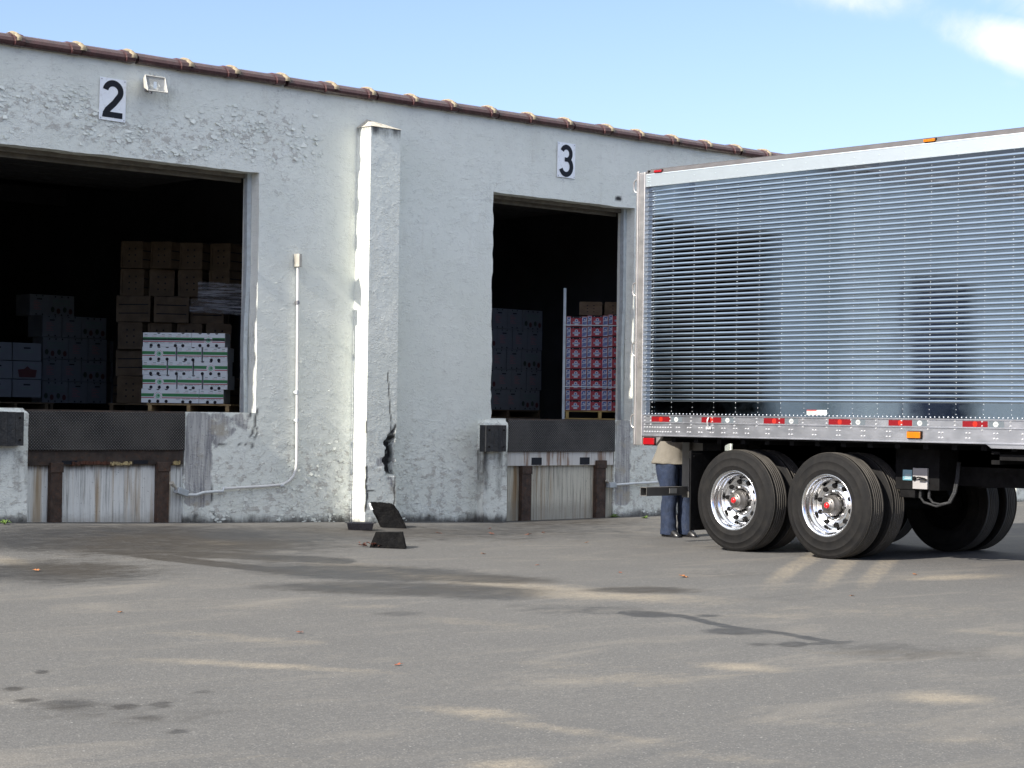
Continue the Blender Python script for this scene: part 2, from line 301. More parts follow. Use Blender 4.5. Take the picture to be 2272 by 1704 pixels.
# ------------------------------------------------------------------ ground: one sheet to the horizon
def ground():
    
    xs=np.array(sorted(set(np.round(np.concatenate([np.geomspace(1,900,16)*-1-2,np.arange(-2,1,.25),np.arange(1,25,.055),np.arange(25,34,.2),34+np.geomspace(1,900,16)]),3))))
    ys=np.array(sorted(set(np.round(np.concatenate([-17-np.geomspace(1,900,16),np.arange(-17,-14.6,.15),np.arange(-14.6,.35,.05),.4+np.geomspace(.5,900,12)]),3))))
    X,Y=np.meshgrid(xs,ys); X=X.ravel(); Y=Y.ravel(); Z=gz(X,Y)+(fbm(X*.6,Y*.6,3,5)-.45)*.012*(np.abs(Y)<17)
    nx,ny=len(xs),len(ys); i=np.arange(nx-1); j=np.arange(ny-1); I,J=np.meshgrid(i,j); a=(J*nx+I).ravel()
    F=np.stack([a,a+1,a+1+nx,a+nx],1)
    me=bpy.data.meshes.new('ground'); me.vertices.add(len(X)); me.vertices.foreach_set('co',np.stack([X,Y,Z],1).ravel())
    me.loops.add(F.size); me.loops.foreach_set('vertex_index',F.ravel()); me.polygons.add(len(F)); me.polygons.foreach_set('loop_start',np.arange(0,F.size,4)); me.polygons.foreach_set('loop_total',np.full(len(F),4)); me.polygons.foreach_set('use_smooth',np.ones(len(F),bool)); me.update(); me.validate()
    # dust and oil marks on the asphalt, laid out in plan along the yard
    P=np.stack([X,Y,Z],1)-CAM; dz=np.maximum(P@_fw,.5); U=PCX+PF*(P@_rt)/dz; V=PCY-PF*(P@_up)/dz
    ok=(P@_fw>2)&(Y<.3)
    def ell(cx,cy,hw,hh,sl=0,soft=.85):
        a=(U-cx)/hw; b=(V-cy-sl*(U-cx))/hh; return 1-sstep(1-soft,1+soft,np.sqrt(a*a+b*b))
    def line(pts,w):
        d=np.full(len(U),1e9)
        for (x0,y0),(x1,y1) in zip(pts,pts[1:]):
            k=4.; ax,ay=U-x0,(V-y0)*k; bx,by=x1-x0,(y1-y0)*k; tt=np.clip((ax*bx+ay*by)/(bx*bx+by*by),0,1); d=np.minimum(d,np.hypot(ax-tt*bx,ay-tt*by))
        return 1-sstep(.4,1.3,d/(w*k))
    st=np.zeros(len(U)); du=np.zeros(len(U)); S=1.0271
    for cx,cy,hw,hh,sl,k in ((800,1238,230,15,.03,.95),(1010,1249,170,9,.03,.85),(880,1273,270,13,.02,.9),(1050,1287,120,10,0,.6),(1390,1275,110,7,.01,.85),(860,1327,60,6,0,.4),(120,1236,230,26,0,.62),(300,1166,420,32,.01,.8),(760,1152,620,20,-.01,.5),(1180,1132,250,15,-.02,.45),(900,1160,500,14,0,.35),(700,1225,170,10,.06,.5),
        (1400,1327,52,6,.03,1),(1590,1364,62,6,.02,1),(1715,1392,26,5,0,1.2),(1790,1389,55,3,-.05,.9),(1530,1330,30,3,0,.6),(1640,1392,30,4,0,.5),(1960,1408,200,18,.03,.42),(1250,1318,160,12,.03,.4),(150,1524,80,13,.03,.6),(90,1452,15,4,0,.8),(30,1488,20,5,0,.7),(60,1513,26,4,0,.7),(270,1527,24,7,0,.8),(348,1523,20,6,0,.85),(440,1495,30,5,0,.45),(310,1549,50,8,.02,.5),(385,1580,24,5,0,.7),(270,1540,330,40,.03,.24),(1700,1290,150,12,0,.25),(1560,1240,140,9,0,.3)):
        st=np.maximum(st,k*ell(cx*S,cy*S,hw*S,hh*S,sl))
    for pts,w_,k in (([(90,1178),(250,1192),(420,1213),(560,1228),(680,1240)],7,.8),([(0,1165),(200,1178),(420,1197),(740,1212)],9,.65),([(1345,1324),(1400,1327),(1470,1330),(1550,1349),(1610,1360),(1690,1368),(1800,1388)],3.2,1.0)):
        st=np.maximum(st,k*line([(a*S,b*S) for a,b in pts],w_))
    for cx,cy,hw,hh,sl,k in ((1000,1252,290,11,.11,.8),(1280,1285,230,10,.04,.75),(1180,1272,120,9,.04,.7),(560,1437,190,6,.05,.7),(520,1378,170,8,.07,.45),(1020,1538,100,9,.07,.7),(1240,1580,200,9,.13,.5),(1600,1640,180,10,.1,.35),(1100,1655,90,16,0,.65),(1600,1441,72,8,.05,.8),(2040,1508,80,11,.05,.75),(1900,1409,150,7,.0,.4),(1330,1465,160,10,-.02,.45),(1480,1470,120,6,-.1,.4),(2060,1247,90,5,-.03,.8),(1660,1330,130,6,0,.4),(2170,1368,100,5,.06,.5),(560,1312,90,7,0,.35),(1060,1348,140,8,.08,.35),(1280,1120,120,8,0,.3),(760,1265,90,6,.05,.5),(800,1310,60,5,0,.4),(20,1213,50,9,.15,.7),(480,1173,40,4,.03,.8),(1150,1172,200,8,0,.25),(1900,1320,300,16,0,.3),(960,1535,60,6,0,.5),(1200,1435,150,9,.05,.3),(2100,1600,200,14,.05,.3),(620,1640,200,16,0,.25),(1800,1560,200,10,.05,.3)):
        du=np.maximum(du,k*ell(cx*S,cy*S,hw*S*1.25,hh*S*1.15,sl,.95))
    for pts,w_ in (([(1770,1195),(1710,1228),(1668,1262),(1645,1310),(1630,1350)],9),([(1845,1200),(1805,1236),(1768,1272),(1748,1315),(1735,1350)],9),([(1920,1210),(1885,1245),(1858,1277),(1838,1315),(1828,1350)],8)):
        m=line([(a*S,b*S) for a,b in pts],w_*.9); du=np.maximum(du,m*(.62+.12*np.sin(Y*75)*np.sin(X*60))*sstep(1350,1260,V))
    for nm,a in (('stain',st),('dust',du),('track',st*0)):
        at_=me.attributes.new(nm,'FLOAT','POINT'); at_.data.foreach_set('value',np.where(ok,a,0).astype(np.float32))
    me.materials.append(M_ASPH); o=bpy.data.objects.new('ground',me); COL.objects.link(o); o['kind']='structure'
ground()

# ------------------------------------------------------------------ warehouse
FL2,FL3=1.24,1.212
wh=thing('warehouse_building','long white stucco warehouse with loading doors and brown tile coping','building',(15,7,0),world=True)
DOORS=[(4.25,5.85,1.22,3.55),(9.05,13.0,FL2,3.99),(16.6,19.18,FL3,4.085),(22.9,25.5,1.2,4.05)]
PITS=[(4.3,5.8,-.6,1.22),(10.07,12.05,-.6,FL2),(16.87,18.84,-.6,FL3),(23.2,25.2,-.6,1.2)]
def facade():
    edges=sorted({e for d in DOORS+PITS for e in d[:2]}); ez=sorted({e for d in DOORS+PITS for e in d[2:]})
    def axis(a,b,st,fix,fa,fb,fs):
        g=list(np.arange(a,b,st))+list(np.arange(fa,fb,fs))+[b]; g=[x for x in g if all(abs(x-e)>fs*.45 for e in fix)]; g=sorted(set(np.round(g+list(fix),4)))
        o=[g[0]]
        for x in g[1:]:
            if x-o[-1]>.004: o.append(x)
        return np.array(o)
    xs=axis(-8,28.2,.3,edges,9,21.6,.03); zs=axis(-.6,5.06,.3,ez,-.2,5.04,.03); nx,nz=len(xs),len(zs)
    X,Z=np.meshgrid(xs,zs); X=X.ravel(); Z=Z.ravel()
    ins=lambda x,z:any(a<x<b and c<z<d for a,b,c,d in DOORS+PITS)
    F=[];
    for j in range(nz-1):
        for i in range(nx-1):
            if not ins((xs[i]+xs[i+1])/2,(zs[j]+zs[j+1])/2): a=j*nx+i; F.append((a,a+1,a+1+nx,a+nx))
    # edge wobble of the openings
    dx=np.zeros_like(X); dzv=np.zeros_like(X)
    for k,(a,b,c,d) in enumerate(DOORS+PITS):
        for e in (a,b):
            m=np.exp(-((X-e)/.07)**2)*((Z>c-.05)&(Z<d+.05)); amp=.05 if (k==2 and e==a) else .012
            dx+=m*amp*((fbm(Z*2.2,Z*0+e*3,3,2)-.45)*1.6+(vn(Z*14,Z*0+e,4)-.5)*.5)
        m=np.exp(-((Z-d)/.06)**2)*((X>a-.05)&(X<b+.05)); dzv+=m*.02*(fbm(X*5,X*0+d,4,8)-.5)*(1 if k<4 else .3)
    near=((X>9)&(X<21.5)); low=sstep(1.6,.3,Z)
    lint=np.exp(-((Z-4.32+.10*np.sin(X*2.3))/.26)**2)*sstep(13.7,13.2,X)
    fl=np.clip(.10+low*.75+lint*1.0+.35*np.exp(-((X-13.3)/.3)**2)*sstep(3.2,3.8,Z)+.45*np.exp(-((X-16.5)/.35)**2-((Z-4.1)/.35)**2)+.3*np.exp(-((X-19.2)/.4)**2)*sstep(4.4,3.5,Z)+.3*fbm(X*.8,Z*.8,3,9)-.1,0,1)
    dyv=-(fbm(X*1.3,Z*1.3,3,1)-.45)*.0015-(fbm(X*8,Z*10,3,3)-.45)*.007*fl
    # grime: foot of the wall, below coping, under bumper; darker spot beside floodlight
    gr=sstep(.22,-.06,Z-gz(X,X*0)+(fbm(X*5,Z*5,3,8)-.45)*.12)*1.0+.55*sstep(4.9,5.04,Z)*sstep(.5,.68,fbm(X*1.5,Z*.3,3,6))+.5*np.exp(-((X-11.75)/.3)**2-((Z-4.75)/.25)**2)+.25*np.exp(-((X-18.9)/.1)**2-((Z-4.2)/.1)**2)
    gr+=.7*np.exp(-((X-16.62)/.22)**2)*sstep(.85,.7,Z)*(.5+.5*sstep(.9,.1,Z))*.9
    gr+=.30*np.exp(-((X-9.8)/.3)**2)*sstep(.9,.8,Z)
    gr=np.clip(gr,0,1)
    # bare concrete right of the levelers
    ba=np.zeros_like(X)
    def patch(x0,x1,z0,z1,k=1,s=.08): return k*sstep(x0-s,x0+s,X)*sstep(x1+s,x1-s,X)*sstep(z0-s,z0+s,Z)*sstep(z1+s,z1-s,Z)
    ba=np.maximum(ba,patch(12.05,12.42,.18,1.24,.85)); ba=np.maximum(ba,patch(12.35,12.5,.9,1.26,.6)); ba=np.maximum(ba,patch(12.4,12.95,1.0,1.26,.5))
    ba=np.maximum(ba,.55*sstep(.0,.12,(Z-.70)-(X-12.4)*.75)*patch(12.4,13.02,.62,1.26)); ba=np.maximum(ba,patch(18.85,19.16,.05,1.23,.8)); ba=np.maximum(ba,patch(19.1,19.4,.5,1.2,.35))
    ba=np.maximum(ba,patch(17.62,18.08,4.13,4.55,.30,.03))
    hol=np.zeros_like(X)
    hol=np.maximum(hol,1-sstep(.6,1.2,np.hypot((X-18.86)/.07,(Z-4.19)/.035)))
    for pts,w_ in (([(13.02,1.28),(12.99,1.1),(13.04,1.02),(12.98,.93),(12.96,.84)],.011),([(12.93,1.24),(12.96,1.0),(12.85,.86)],.007),([(12.44,.6),(12.42,.3),(12.45,.05)],.008),([(12.5,.88),(12.75,.86),(12.83,.9)],.008)):
        dd=np.full(len(X),9.)
        for (x0,y0),(x1,y1) in zip(pts,pts[1:]):
            bx,by=x1-x0,y1-y0; tt=np.clip(((X-x0)*bx+(Z-y0)*by)/(bx*bx+by*by),0,1); dd=np.minimum(dd,np.hypot(X-x0-tt*bx,Z-y0-tt*by))
        hol=np.maximum(hol,.9*(1-sstep(.5,1.5,dd/w_)))
    V=np.stack([X+dx,dyv,Z+dzv],1); n0=len(V)
    # reveals
    from collections import Counter
    cnt=Counter()
    for f in F:
        for q in range(4): cnt[(f[q],f[(q+1)%4])]+=1
    bd=[e for e in cnt if (e[1],e[0]) not in cnt]
    eps=1e-6; bd=[e for e in bd if not ((abs(X[e[0]]-xs[0])<eps and abs(X[e[1]]-xs[0])<eps) or (abs(X[e[0]]-xs[-1])<eps and abs(X[e[1]]-xs[-1])<eps) or (abs(Z[e[0]]-zs[0])<eps and abs(Z[e[1]]-zs[0])<eps))]
    vl=list(map(tuple,V)); ext={}; A=[fl,gr,ba,hol]; extra=[[] for _ in A]
    def mid(i,y):
        k=(i,y)
        if k not in ext:
            ext[k]=len(vl); vl.append((V[i][0]-(dx[i]*.7 if y>.2 else 0),y,V[i][2]-(dzv[i]*.7 if y>.2 else 0)))
            for q,a in enumerate(A): extra[q].append(a[i]*(.4 if q==0 else 1))
        return ext[k]
    for a,b in bd:
        top=abs(Z[a]-zs[-1])<eps and abs(Z[b]-zs[-1])<eps
        ys=(.08,.20,.32)
        pa,pb=a,b
        for y in ys:
            qa,qb=mid(a,y),mid(b,y); F.append((pb,pa,qa,qb)); pa,pb=qa,qb
    me=bpy.data.meshes.new('front_wall'); me.from_pydata(vl,[],F); me.polygons.foreach_set('use_smooth',[True]*len(F))
    for nm,a,e in zip(('flake','grime','bare','hole'),A,extra):
        me.attributes.new(nm,'FLOAT','POINT').data.foreach_set('value',np.concatenate([a,np.array(e)]).astype(np.float32))
    me.materials.append(M_FAC); o=obj('front_wall',me,M_FAC,wh)
    o.modifiers.new('edges','EDGE_SPLIT').split_angle=R(50)
facade()
def grid_part(name,parent,fn,us,vs,attrs,mat,split=50):
    """a gridded solid skin: fn(u,v)->xyz, attrs(u,v)->dict of float arrays"""
    Ux,Vx=np.meshgrid(us,vs); Ux=Ux.ravel(); Vx=Vx.ravel(); P=fn(Ux,Vx); nx,ny=len(us),len(vs)
    F=[(j*nx+i,j*nx+i+1,(j+1)*nx+i+1,(j+1)*nx+i) for j in range(ny-1) for i in range(nx-1)]
    me=bpy.data.meshes.new(name); me.from_pydata(list(map(tuple,P)),[],F); me.polygons.foreach_set('use_smooth',[True]*len(F))
    for k,a in attrs(Ux,Vx,P).items(): me.attributes.new(k,'FLOAT','POINT').data.foreach_set('value',np.asarray(a,dtype=np.float32))
    o=obj(name,me,mat,parent); me.materials.append(mat) if not len(me.materials) else None
    o.modifiers.new('edges','EDGE_SPLIT').split_angle=R(split); return o
def polydist(px,pz,pts):
    d=np.full(len(px),9.)
    for (x0,y0),(x1,y1) in zip(pts,pts[1:]):
        bx,by=x1-x0,y1-y0; tt=np.clip(((px-x0)*bx+(pz-y0)*by)/(bx*bx+by*by),0,1); d=np.minimum(d,np.hypot(px-x0-tt*bx,pz-y0-tt*by))
    return d
# buttresses: u runs round the plan (left return, front, right return), v is height
def buttress(x0,damaged):
    W,D,H=.45,.27,4.66
    us=np.concatenate([np.linspace(0,D,10)[:-1],np.linspace(D,D+W,26)[:-1],np.linspace(D+W,D+W+D,8)]); vs=np.concatenate([np.linspace(-.3,1.4,105)[:-1],np.linspace(1.4,H,80)])
    def fn(u,v):
        tap=1+.03*sstep(4.6,0,v)
        x=np.where(u<D,0,np.where(u<D+W,u-D,W)); y=np.where(u<D,-u,np.where(u<D+W,-D,-(2*D+W-u)))
        xx=x0+(x-W/2)*tap+W/2; yy=y*tap
        fr=(u>=D)&(u<=D+W); fx=x
        xx=xx+(fbm(v*1.6,u*6,3,3)-.45)*.012; yy=yy+(fbm(v*7,u*7,3,5)-.45)*.0025*(y<-.02)
        if damaged:
            hol=cav(fx,v)*fr; yy=yy+hol*.13; rg=((u>D+W-.001))&(v<1.15); xx=xx-(rg*.04*sstep(.2,.6,v)*sstep(1.15,.9,v)*vn(v*8,v*0,2))
        return np.stack([xx,yy,v],1)
    def cav(x,z):
        a=sstep(.035,.0,np.abs(x-.37-.02*np.sin(z*25)-.012*np.sin(z*61))-.072*sstep(1.02,.88,z))*sstep(.50,.56,z)*sstep(1.1,.95,z)
        return a
    def attrs(u,v,P):
        x=np.where(u<D,0,np.where(u<D+W,u-D,W)); fr=(u>=D-.001)&(u<=D+W+.001)
        hol=np.zeros(len(u)); bare=np.zeros(len(u)); fl=.35+.4*sstep(1.5,.2,v)+0*u
        if damaged:
            hol=np.maximum(cav(x,v)*fr*sstep(.2,.6,vn(x*30,v*14,7)+.35),0)
            for pts,w_ in (([(.30,1.75),(.33,1.5),(.34,1.3),(.37,1.15),(.36,1.02)],.008),([(.43,1.12),(.40,1.02),(.41,.95)],.014),([(.44,.5),(.42,.36),(.43,.25),(.41,.1)],.010),([(.01,.62),(.02,.5),(.0,.42),(.03,.28),(.0,.1)],.014),([(.0,1.15),(-.01,1.02)],.012),([(.02,.34),(.15,.33)],.006)):
                hol=np.maximum(hol,.95*fr*(1-sstep(.6,1.5,polydist(x,v,pts)/w_)))
            lf=(u<D+.001); hol=np.maximum(hol,.6*lf*(1-sstep(.6,1.6,polydist(u,v,[(D,.1),(.2,.02),(.17,-.1)])/.006)))
            bare=np.maximum(.55*fr*sstep(.05,.0,np.abs(v-.68-.1*(x-.2))-.04)*sstep(.12,.17,x)*sstep(.33,.28,x),.45*fr*sstep(.03,0,np.abs(x-.37)-.06)*sstep(.03,0,np.abs(v-.38)-.14))
        gr=np.clip(.75*sstep(.14,-.02,v-gz(x0,0))+.8*sstep(4.45,4.66,v)*(.3+vn(x*14,v*4,3))*.9+.25*sstep(3.9,4.6,v)*vn(x*25,v*.8,5),0,1)
        return dict(flake=fl,grime=gr,bare=bare,hole=hol)
    grid_part('buttress',wh,fn,us,vs,attrs,M_FAC,40)
    b=MB(); e=.012; b.add([(x0-e,.0,H-.003),(x0-e,-D-e,H-.003),(x0+W+e,-D-e,H-.003),(x0+W+e,0,H-.003),(x0+W*.33,.0,H+.12)],[(0,1,4),(1,2,4),(2,3,4),(0,3,2,1)])
    obj('buttress_cap',b,pm('cap_plaster',(.52,.49,.42),.85,0,.25,10,.7,40,grime=(.1,.09,.08),gamt=.7),wh)
buttress(14.40,True)
for x in (7.48,21.2,28.0): buttress(x,False)
# bumper piers: painted blocks beside each leveler
def pier(x0,x1,z1,dep):
    W=x1-x0; ch=.05
    us=np.concatenate([np.linspace(0,dep,5)[:-1],np.linspace(dep,dep+W,14)[:-1],np.linspace(dep+W,2*dep+W,5)]); vs=np.concatenate([np.linspace(-.4,z1-.06,50),[z1-.04,z1-.015,z1]])
    def fn(u,v):
        x=np.where(u<dep,0,np.where(u<dep+W,u-dep,W)); y=np.where(u<dep,-u,np.where(u<dep+W,-dep,-(2*dep+W-u)))
        t=sstep(z1-.06,z1,v); xx=x0+W/2+(x-W/2)*(1-t*.16)+(fbm(v*4,u*5,3,2)-.45)*.018; yy=y*(1-t*.25)+(fbm(v*9,u*9,3,6)-.45)*.012*(y<-.02)
        return np.stack([xx,yy,v],1)
    grid_part('bumper_pier',wh,fn,us,vs,lambda u,v,P:dict(flake=.75+0*u,grime=np.clip(.8*sstep(.16,-.02,v-gz(P[:,0],P[:,1]*0))+.75*sstep(.86,.80,v)*(.35+.65*sstep(.0,.75,v))*(.25+vn(P[:,0]*26,v*.5,2))+.4*sstep(z1-.05,z1,v),0,1),bare=.15*sstep(z1-.08,z1,v),hole=0*u),M_FAC,60)
    b=MB(); x0+=W*.08; x1-=W*.08; b.add([(x0,.01,z1+.002),(x0,-dep*.75,z1-.002),(x1,-dep*.75,z1-.002),(x1,.01,z1+.002)],[(0,1,2,3)]); obj('pier_top',b,pm('grimy_concrete',(.33,.32,.29),.85,0,.3,9,.5),wh)
pier(9.42,10.06,1.255,.13); pier(16.39,16.79,1.20,.13)
# pit walls, interior shell, roof
def flakes():
    r=np.random.default_rng(9); b=MB()
    def put(x,z,s,q=1):
        y=-.002; n=int(r.integers(4,9)); a0=r.uniform(0,6.28); th=r.normal(-2.0,.8); lift=min(s,.03)*r.uniform(.15,.55)*q; pts=[]
        for k in range(n):
            a=a0+2*PI*k/n; rr=s*r.uniform(.35,1.25); px,pz=rr*math.cos(a)*1.35,rr*math.sin(a)*.8; u=(px*math.cos(th)+pz*math.sin(th))/s; pts.append((x+px,y-.001-lift*max(0,u+.35)**1.6,z+pz))
        b.add(pts,[tuple(range(n))]); b.add([(p[0],p[1]+.0022,p[2]) for p in pts],[tuple(reversed(range(n)))])
    def ok(x,z): return all(not(a-.04<x<c+.04 and e-.05<z<f+.05) for a,c,e,f in DOORS+PITS)
    k=0
    while k<520:
        x=r.uniform(9.2,13.9); z=4.33-.10*math.sin(x*2.3)+r.normal(0,.16)
        if z<4.03 or z>4.9 or not ok(x,z): continue
        if vn(x*2.2,z*3.5,1)<.35: continue
        put(x,z,.007+.030*r.random()**1.8); k+=1
    k=0
    while k<750:
        x=r.uniform(12.4,19.9); z=1.25*r.beta(1.1,2.0)-.05
        if not ok(x,z) or x<12.95 and z>.25 or (14.3<x<14.95) or (18.8<x<19.2) or vn(x*2.5,z*3,4)<.42 or (16.4<x<16.9): continue
        put(x,z,.006+.024*r.random()**2,.38); k+=1
    k=0
    while k<320:
        x=r.uniform(13,21); z=r.uniform(1.2,4.7)
        if not ok(x,z) or vn(x*1.3,z*1.3,7)<.6 or (14.3<x<14.95): continue
        put(x,z,r.uniform(.005,.016),.35); k+=1
    obj('peeling_paint',b,pm('curled_paint',(.755,.78,.72),.65,0,.06,6),wh)
flakes()
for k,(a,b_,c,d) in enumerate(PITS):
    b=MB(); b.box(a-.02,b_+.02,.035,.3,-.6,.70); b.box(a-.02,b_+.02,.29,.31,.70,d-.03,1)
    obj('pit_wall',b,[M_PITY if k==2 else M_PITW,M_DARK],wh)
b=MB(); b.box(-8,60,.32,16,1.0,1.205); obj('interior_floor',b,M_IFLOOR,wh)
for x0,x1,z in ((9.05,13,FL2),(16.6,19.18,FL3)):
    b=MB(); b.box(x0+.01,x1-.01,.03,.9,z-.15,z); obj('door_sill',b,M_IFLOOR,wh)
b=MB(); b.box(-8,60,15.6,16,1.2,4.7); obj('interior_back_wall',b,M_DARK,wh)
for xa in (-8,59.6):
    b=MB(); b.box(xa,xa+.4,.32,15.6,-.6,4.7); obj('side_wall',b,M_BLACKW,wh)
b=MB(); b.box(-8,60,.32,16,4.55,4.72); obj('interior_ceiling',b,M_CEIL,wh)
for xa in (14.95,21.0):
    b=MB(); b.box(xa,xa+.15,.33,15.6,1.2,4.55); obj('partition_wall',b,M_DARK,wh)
b=MB(); b.box(-8,60,.1,16.2,4.74,4.9); obj('roof',b,M_ROOF,wh)
for y in (2.6,5.2,7.8):
    b=MB(); b.box(8,21,y,y+.12,4.3,4.55); obj('ceiling_joist',b,M_DARK,wh)
# unseen taller wing added at left so the trailer mirrors it, not sky
b=MB(); b.box(-8,6.6,.06,15.6,4.9,7.4); b.box(-8.05,6.65,.0,15.65,7.4,7.5); obj('added_wing',b,M_WING,wh)
# block wall further right
t=NT('painted_block'); br=t.n('ShaderNodeTexBrick'); br.inputs['Scale'].default_value=1; br.inputs['Brick Width'].default_value=.4; br.inputs['Row Height'].default_value=.2; br.inputs['Mortar Size'].default_value=.008
v=t.n('ShaderNodeCombineXYZ'); x3=t.xyz(); t.l(x3[0],v.inputs[0]); t.l(x3[2],v.inputs[1]); t.l(v.outputs[0],br.inputs['Vector'])
t.put(br.inputs['Color1'],(.62,.62,.62)); t.put(br.inputs['Color2'],(.56,.56,.57)); t.put(br.inputs['Mortar'],(.36,.36,.37))
M_BLK=t.set(col=t.mix(t.ramp(t.noise(3,5),.4,.7,0,.3),br.outputs[0],(.45,.45,.44)),rough=.8,nor=t.bump(br.outputs['Fac'],-.4,.01))
b=MB(); b.box(28.6,60,-.02,.3,-.6,5.06); obj('block_wall',b,M_BLK,wh)
b=MB(); b.box(4.2,5.9,.2,.25,1.2,3.6); obj('closed_door',b,pm('navy_door_paint',(.03,.04,.075),.5),wh)
# coping tiles with mortar joints
prof=[(-.075,5.035),(-.085,5.06),(-.072,5.095),(-.03,5.13),(.03,5.15),(.14,5.155),(.25,5.13),(.34,5.06),(.34,5.02),(-.06,5.02)]
def tile_parts():
    b=MB(); n=len(prof)
    cy,cz=.12,5.05
    secs=[(0,1.0),(.53,1.0),(.535,1.12),(.645,1.12),(.65,1.0)]
    vs=[(x,cy+(y-cy)*s,cz+(z-cz)*s) for x,s in secs for y,z in prof]
    b.add(vs,[(i*n+k,(i+1)*n+k,(i+1)*n+(k+1)%n,i*n+(k+1)%n) for i in range(len(secs)-1) for k in range(n)]); b.add(vs,[tuple(range(n)),tuple(reversed(range((len(secs)-1)*n,len(secs)*n)))])
    m=MB(); ng=10; pts=[]
    for i,(x,s) in enumerate(((.575,1.1),(.59,1.22),(.615,1.30),(.645,1.25),(.665,1.1))):
        for k,(y,z) in enumerate(prof[1:8]):
            jt=1+.10*math.sin(k*2.3+i*1.7); pts.append((x+.012*math.sin(k*1.9),cy+(y-cy)*(1+(s-1)*.5*jt),cz+(z-cz)*(1+(s-1)*jt)+.004))
    m.add(pts,[(i*7+k,(i+1)*7+k,(i+1)*7+k+1,i*7+k+1) for i in range(4) for k in range(6)],0,True)
    return b,m
tb,tm=tile_parts(); tme=tb.mesh('coping_tile',[M_TILE]); mme=tm.mesh('mortar_joint',[M_MORT])
k=0; x=9.92-.61
for i in range(-4,19):
    o=bpy.data.objects.new('coping_tile',tme); COL.objects.link(o); o.parent=wh; o.location=(x+i*.6645-15,-7+rnd.uniform(-.006,.006),rnd.uniform(-.004,.004)); o.rotation_euler=(0,rnd.uniform(-.006,.006),0)
    q=bpy.data.objects.new('mortar_joint',mme); COL.objects.link(q); q.parent=o; q.location=(rnd.uniform(-.01,.01),0,0); q.scale=(rnd.uniform(.9,1.1),1,1)
for xa,xb in ((-8,6.65),(21.91,60)):
    b=MB(); n=len(prof); b.add([(xx,y,z) for xx in (xa,xb) for y,z in prof],[(k,n+k,n+(k+1)%n,(k+1)%n) for k in range(n)]); obj('coping_run',b,M_TILE,wh)

# overhead doors: side track, jamb post, folded panel under the lintel
for k,(x0,x1,z0,z1) in enumerate(DOORS[1:3]):
    dn=('left','right')[k]
    d=thing('overhead_door',('rolled up overhead door of the wide doorway under sign 2','rolled up overhead door of the narrow doorway under sign 3')[k],'overhead door',((x0+x1)/2,.35,z0),world=True)
    for xe,sg in ((x1,-1),(x0,1)):
        b=MB(); pts=[]
        for i in range(40):
            z=z0+(z1-z0)*i/39; wv=.020*math.sin(i*.16)*math.exp(-((i-14)/12)**2); pts.append((xe+sg*(.002+wv*1.0)-.003,z))
        for i in range(39):
            (xa,za),(xb,zb)=pts[i],pts[i+1]
            for o0,o1,y0,y1 in ((0,.010,.15,.215),(.010,.045,.15,.163),(.045,.055,.15,.215)):
                a0,a1=xa+sg*o0,xa+sg*o1; c0,c1=xb+sg*o0,xb+sg*o1
                b.add([(a0,y0,za),(a1,y0,za),(a1,y1,za),(a0,y1,za),(c0,y0,zb),(c1,y0,zb),(c1,y1,zb),(c0,y1,zb)],[(0,1,5,4),(1,2,6,5),(2,3,7,6),(3,0,4,7)])
        obj('door_track',b,M_FRAME,d)
    b=MB(); b.box(x0+.02,x1-.02,.20,.26,z1-.05,z1+.05); b.box(x0+.02,x1-.02,.33,.38,z1-.09,z1-.02); obj('header_trim',b,M_LINTEL,d,.006)
    b=MB(); 
    for i in range(4): b.box(x0+.03,x1-.03,.5+i*.55,1.02+i*.55,z1+.02,z1+.07)
    obj('door_panel',b,pm('door_panel_paint',(.03,.03,.03),.8),d,.004)

# unseen wood added behind the camera to keep low sky out of the doors
def wood():
    r=np.random.default_rng(4); V=[];F=[];mi=[]
    M1=pm('tree_leaf',(.045,.075,.025),.6,0,.4,2); M2=pm('tree_bark',(.07,.055,.04),.9)
    tb=MB()
    for k in range(26):
        x=-58+k*4.6+r.uniform(-1.2,1.2); y=-44+r.uniform(-4,3); h=r.uniform(9,14.5); tb.tube([(x,y,-.2),(x+.2,y,h*.35),(x+r.uniform(-.5,.5),y,h*.8)],[.28,.2,.06],7,1)
        for c in range(16):
            a=r.uniform(0,6.28); hh=r.uniform(.12,.95)*h; rad=(1.0-abs(hh/h-.45))*3.0; cx,cy=x+math.cos(a)*rad*r.uniform(.2,1),y+math.sin(a)*rad*r.uniform(.2,1)
            for q in range(34):
                d=r.normal(size=3); d/=np.linalg.norm(d); p=np.array([cx,cy,hh])+d*np.array([1.5,1.5,1.1])*r.uniform(.5,1); u=r.normal(size=3); u/=np.linalg.norm(u); v=np.cross(u,d); s=r.uniform(.25,.5)
                tb.add([p+u*s,p+v*s*.6,p-u*s,p-v*s*.6],[(0,1,2,3)],0)
    tag(obj('wood',tb,[M1,M2]),'unseen wood of broadleaf trees added across the yard to darken the doorways','trees',kind='stuff')
wood()
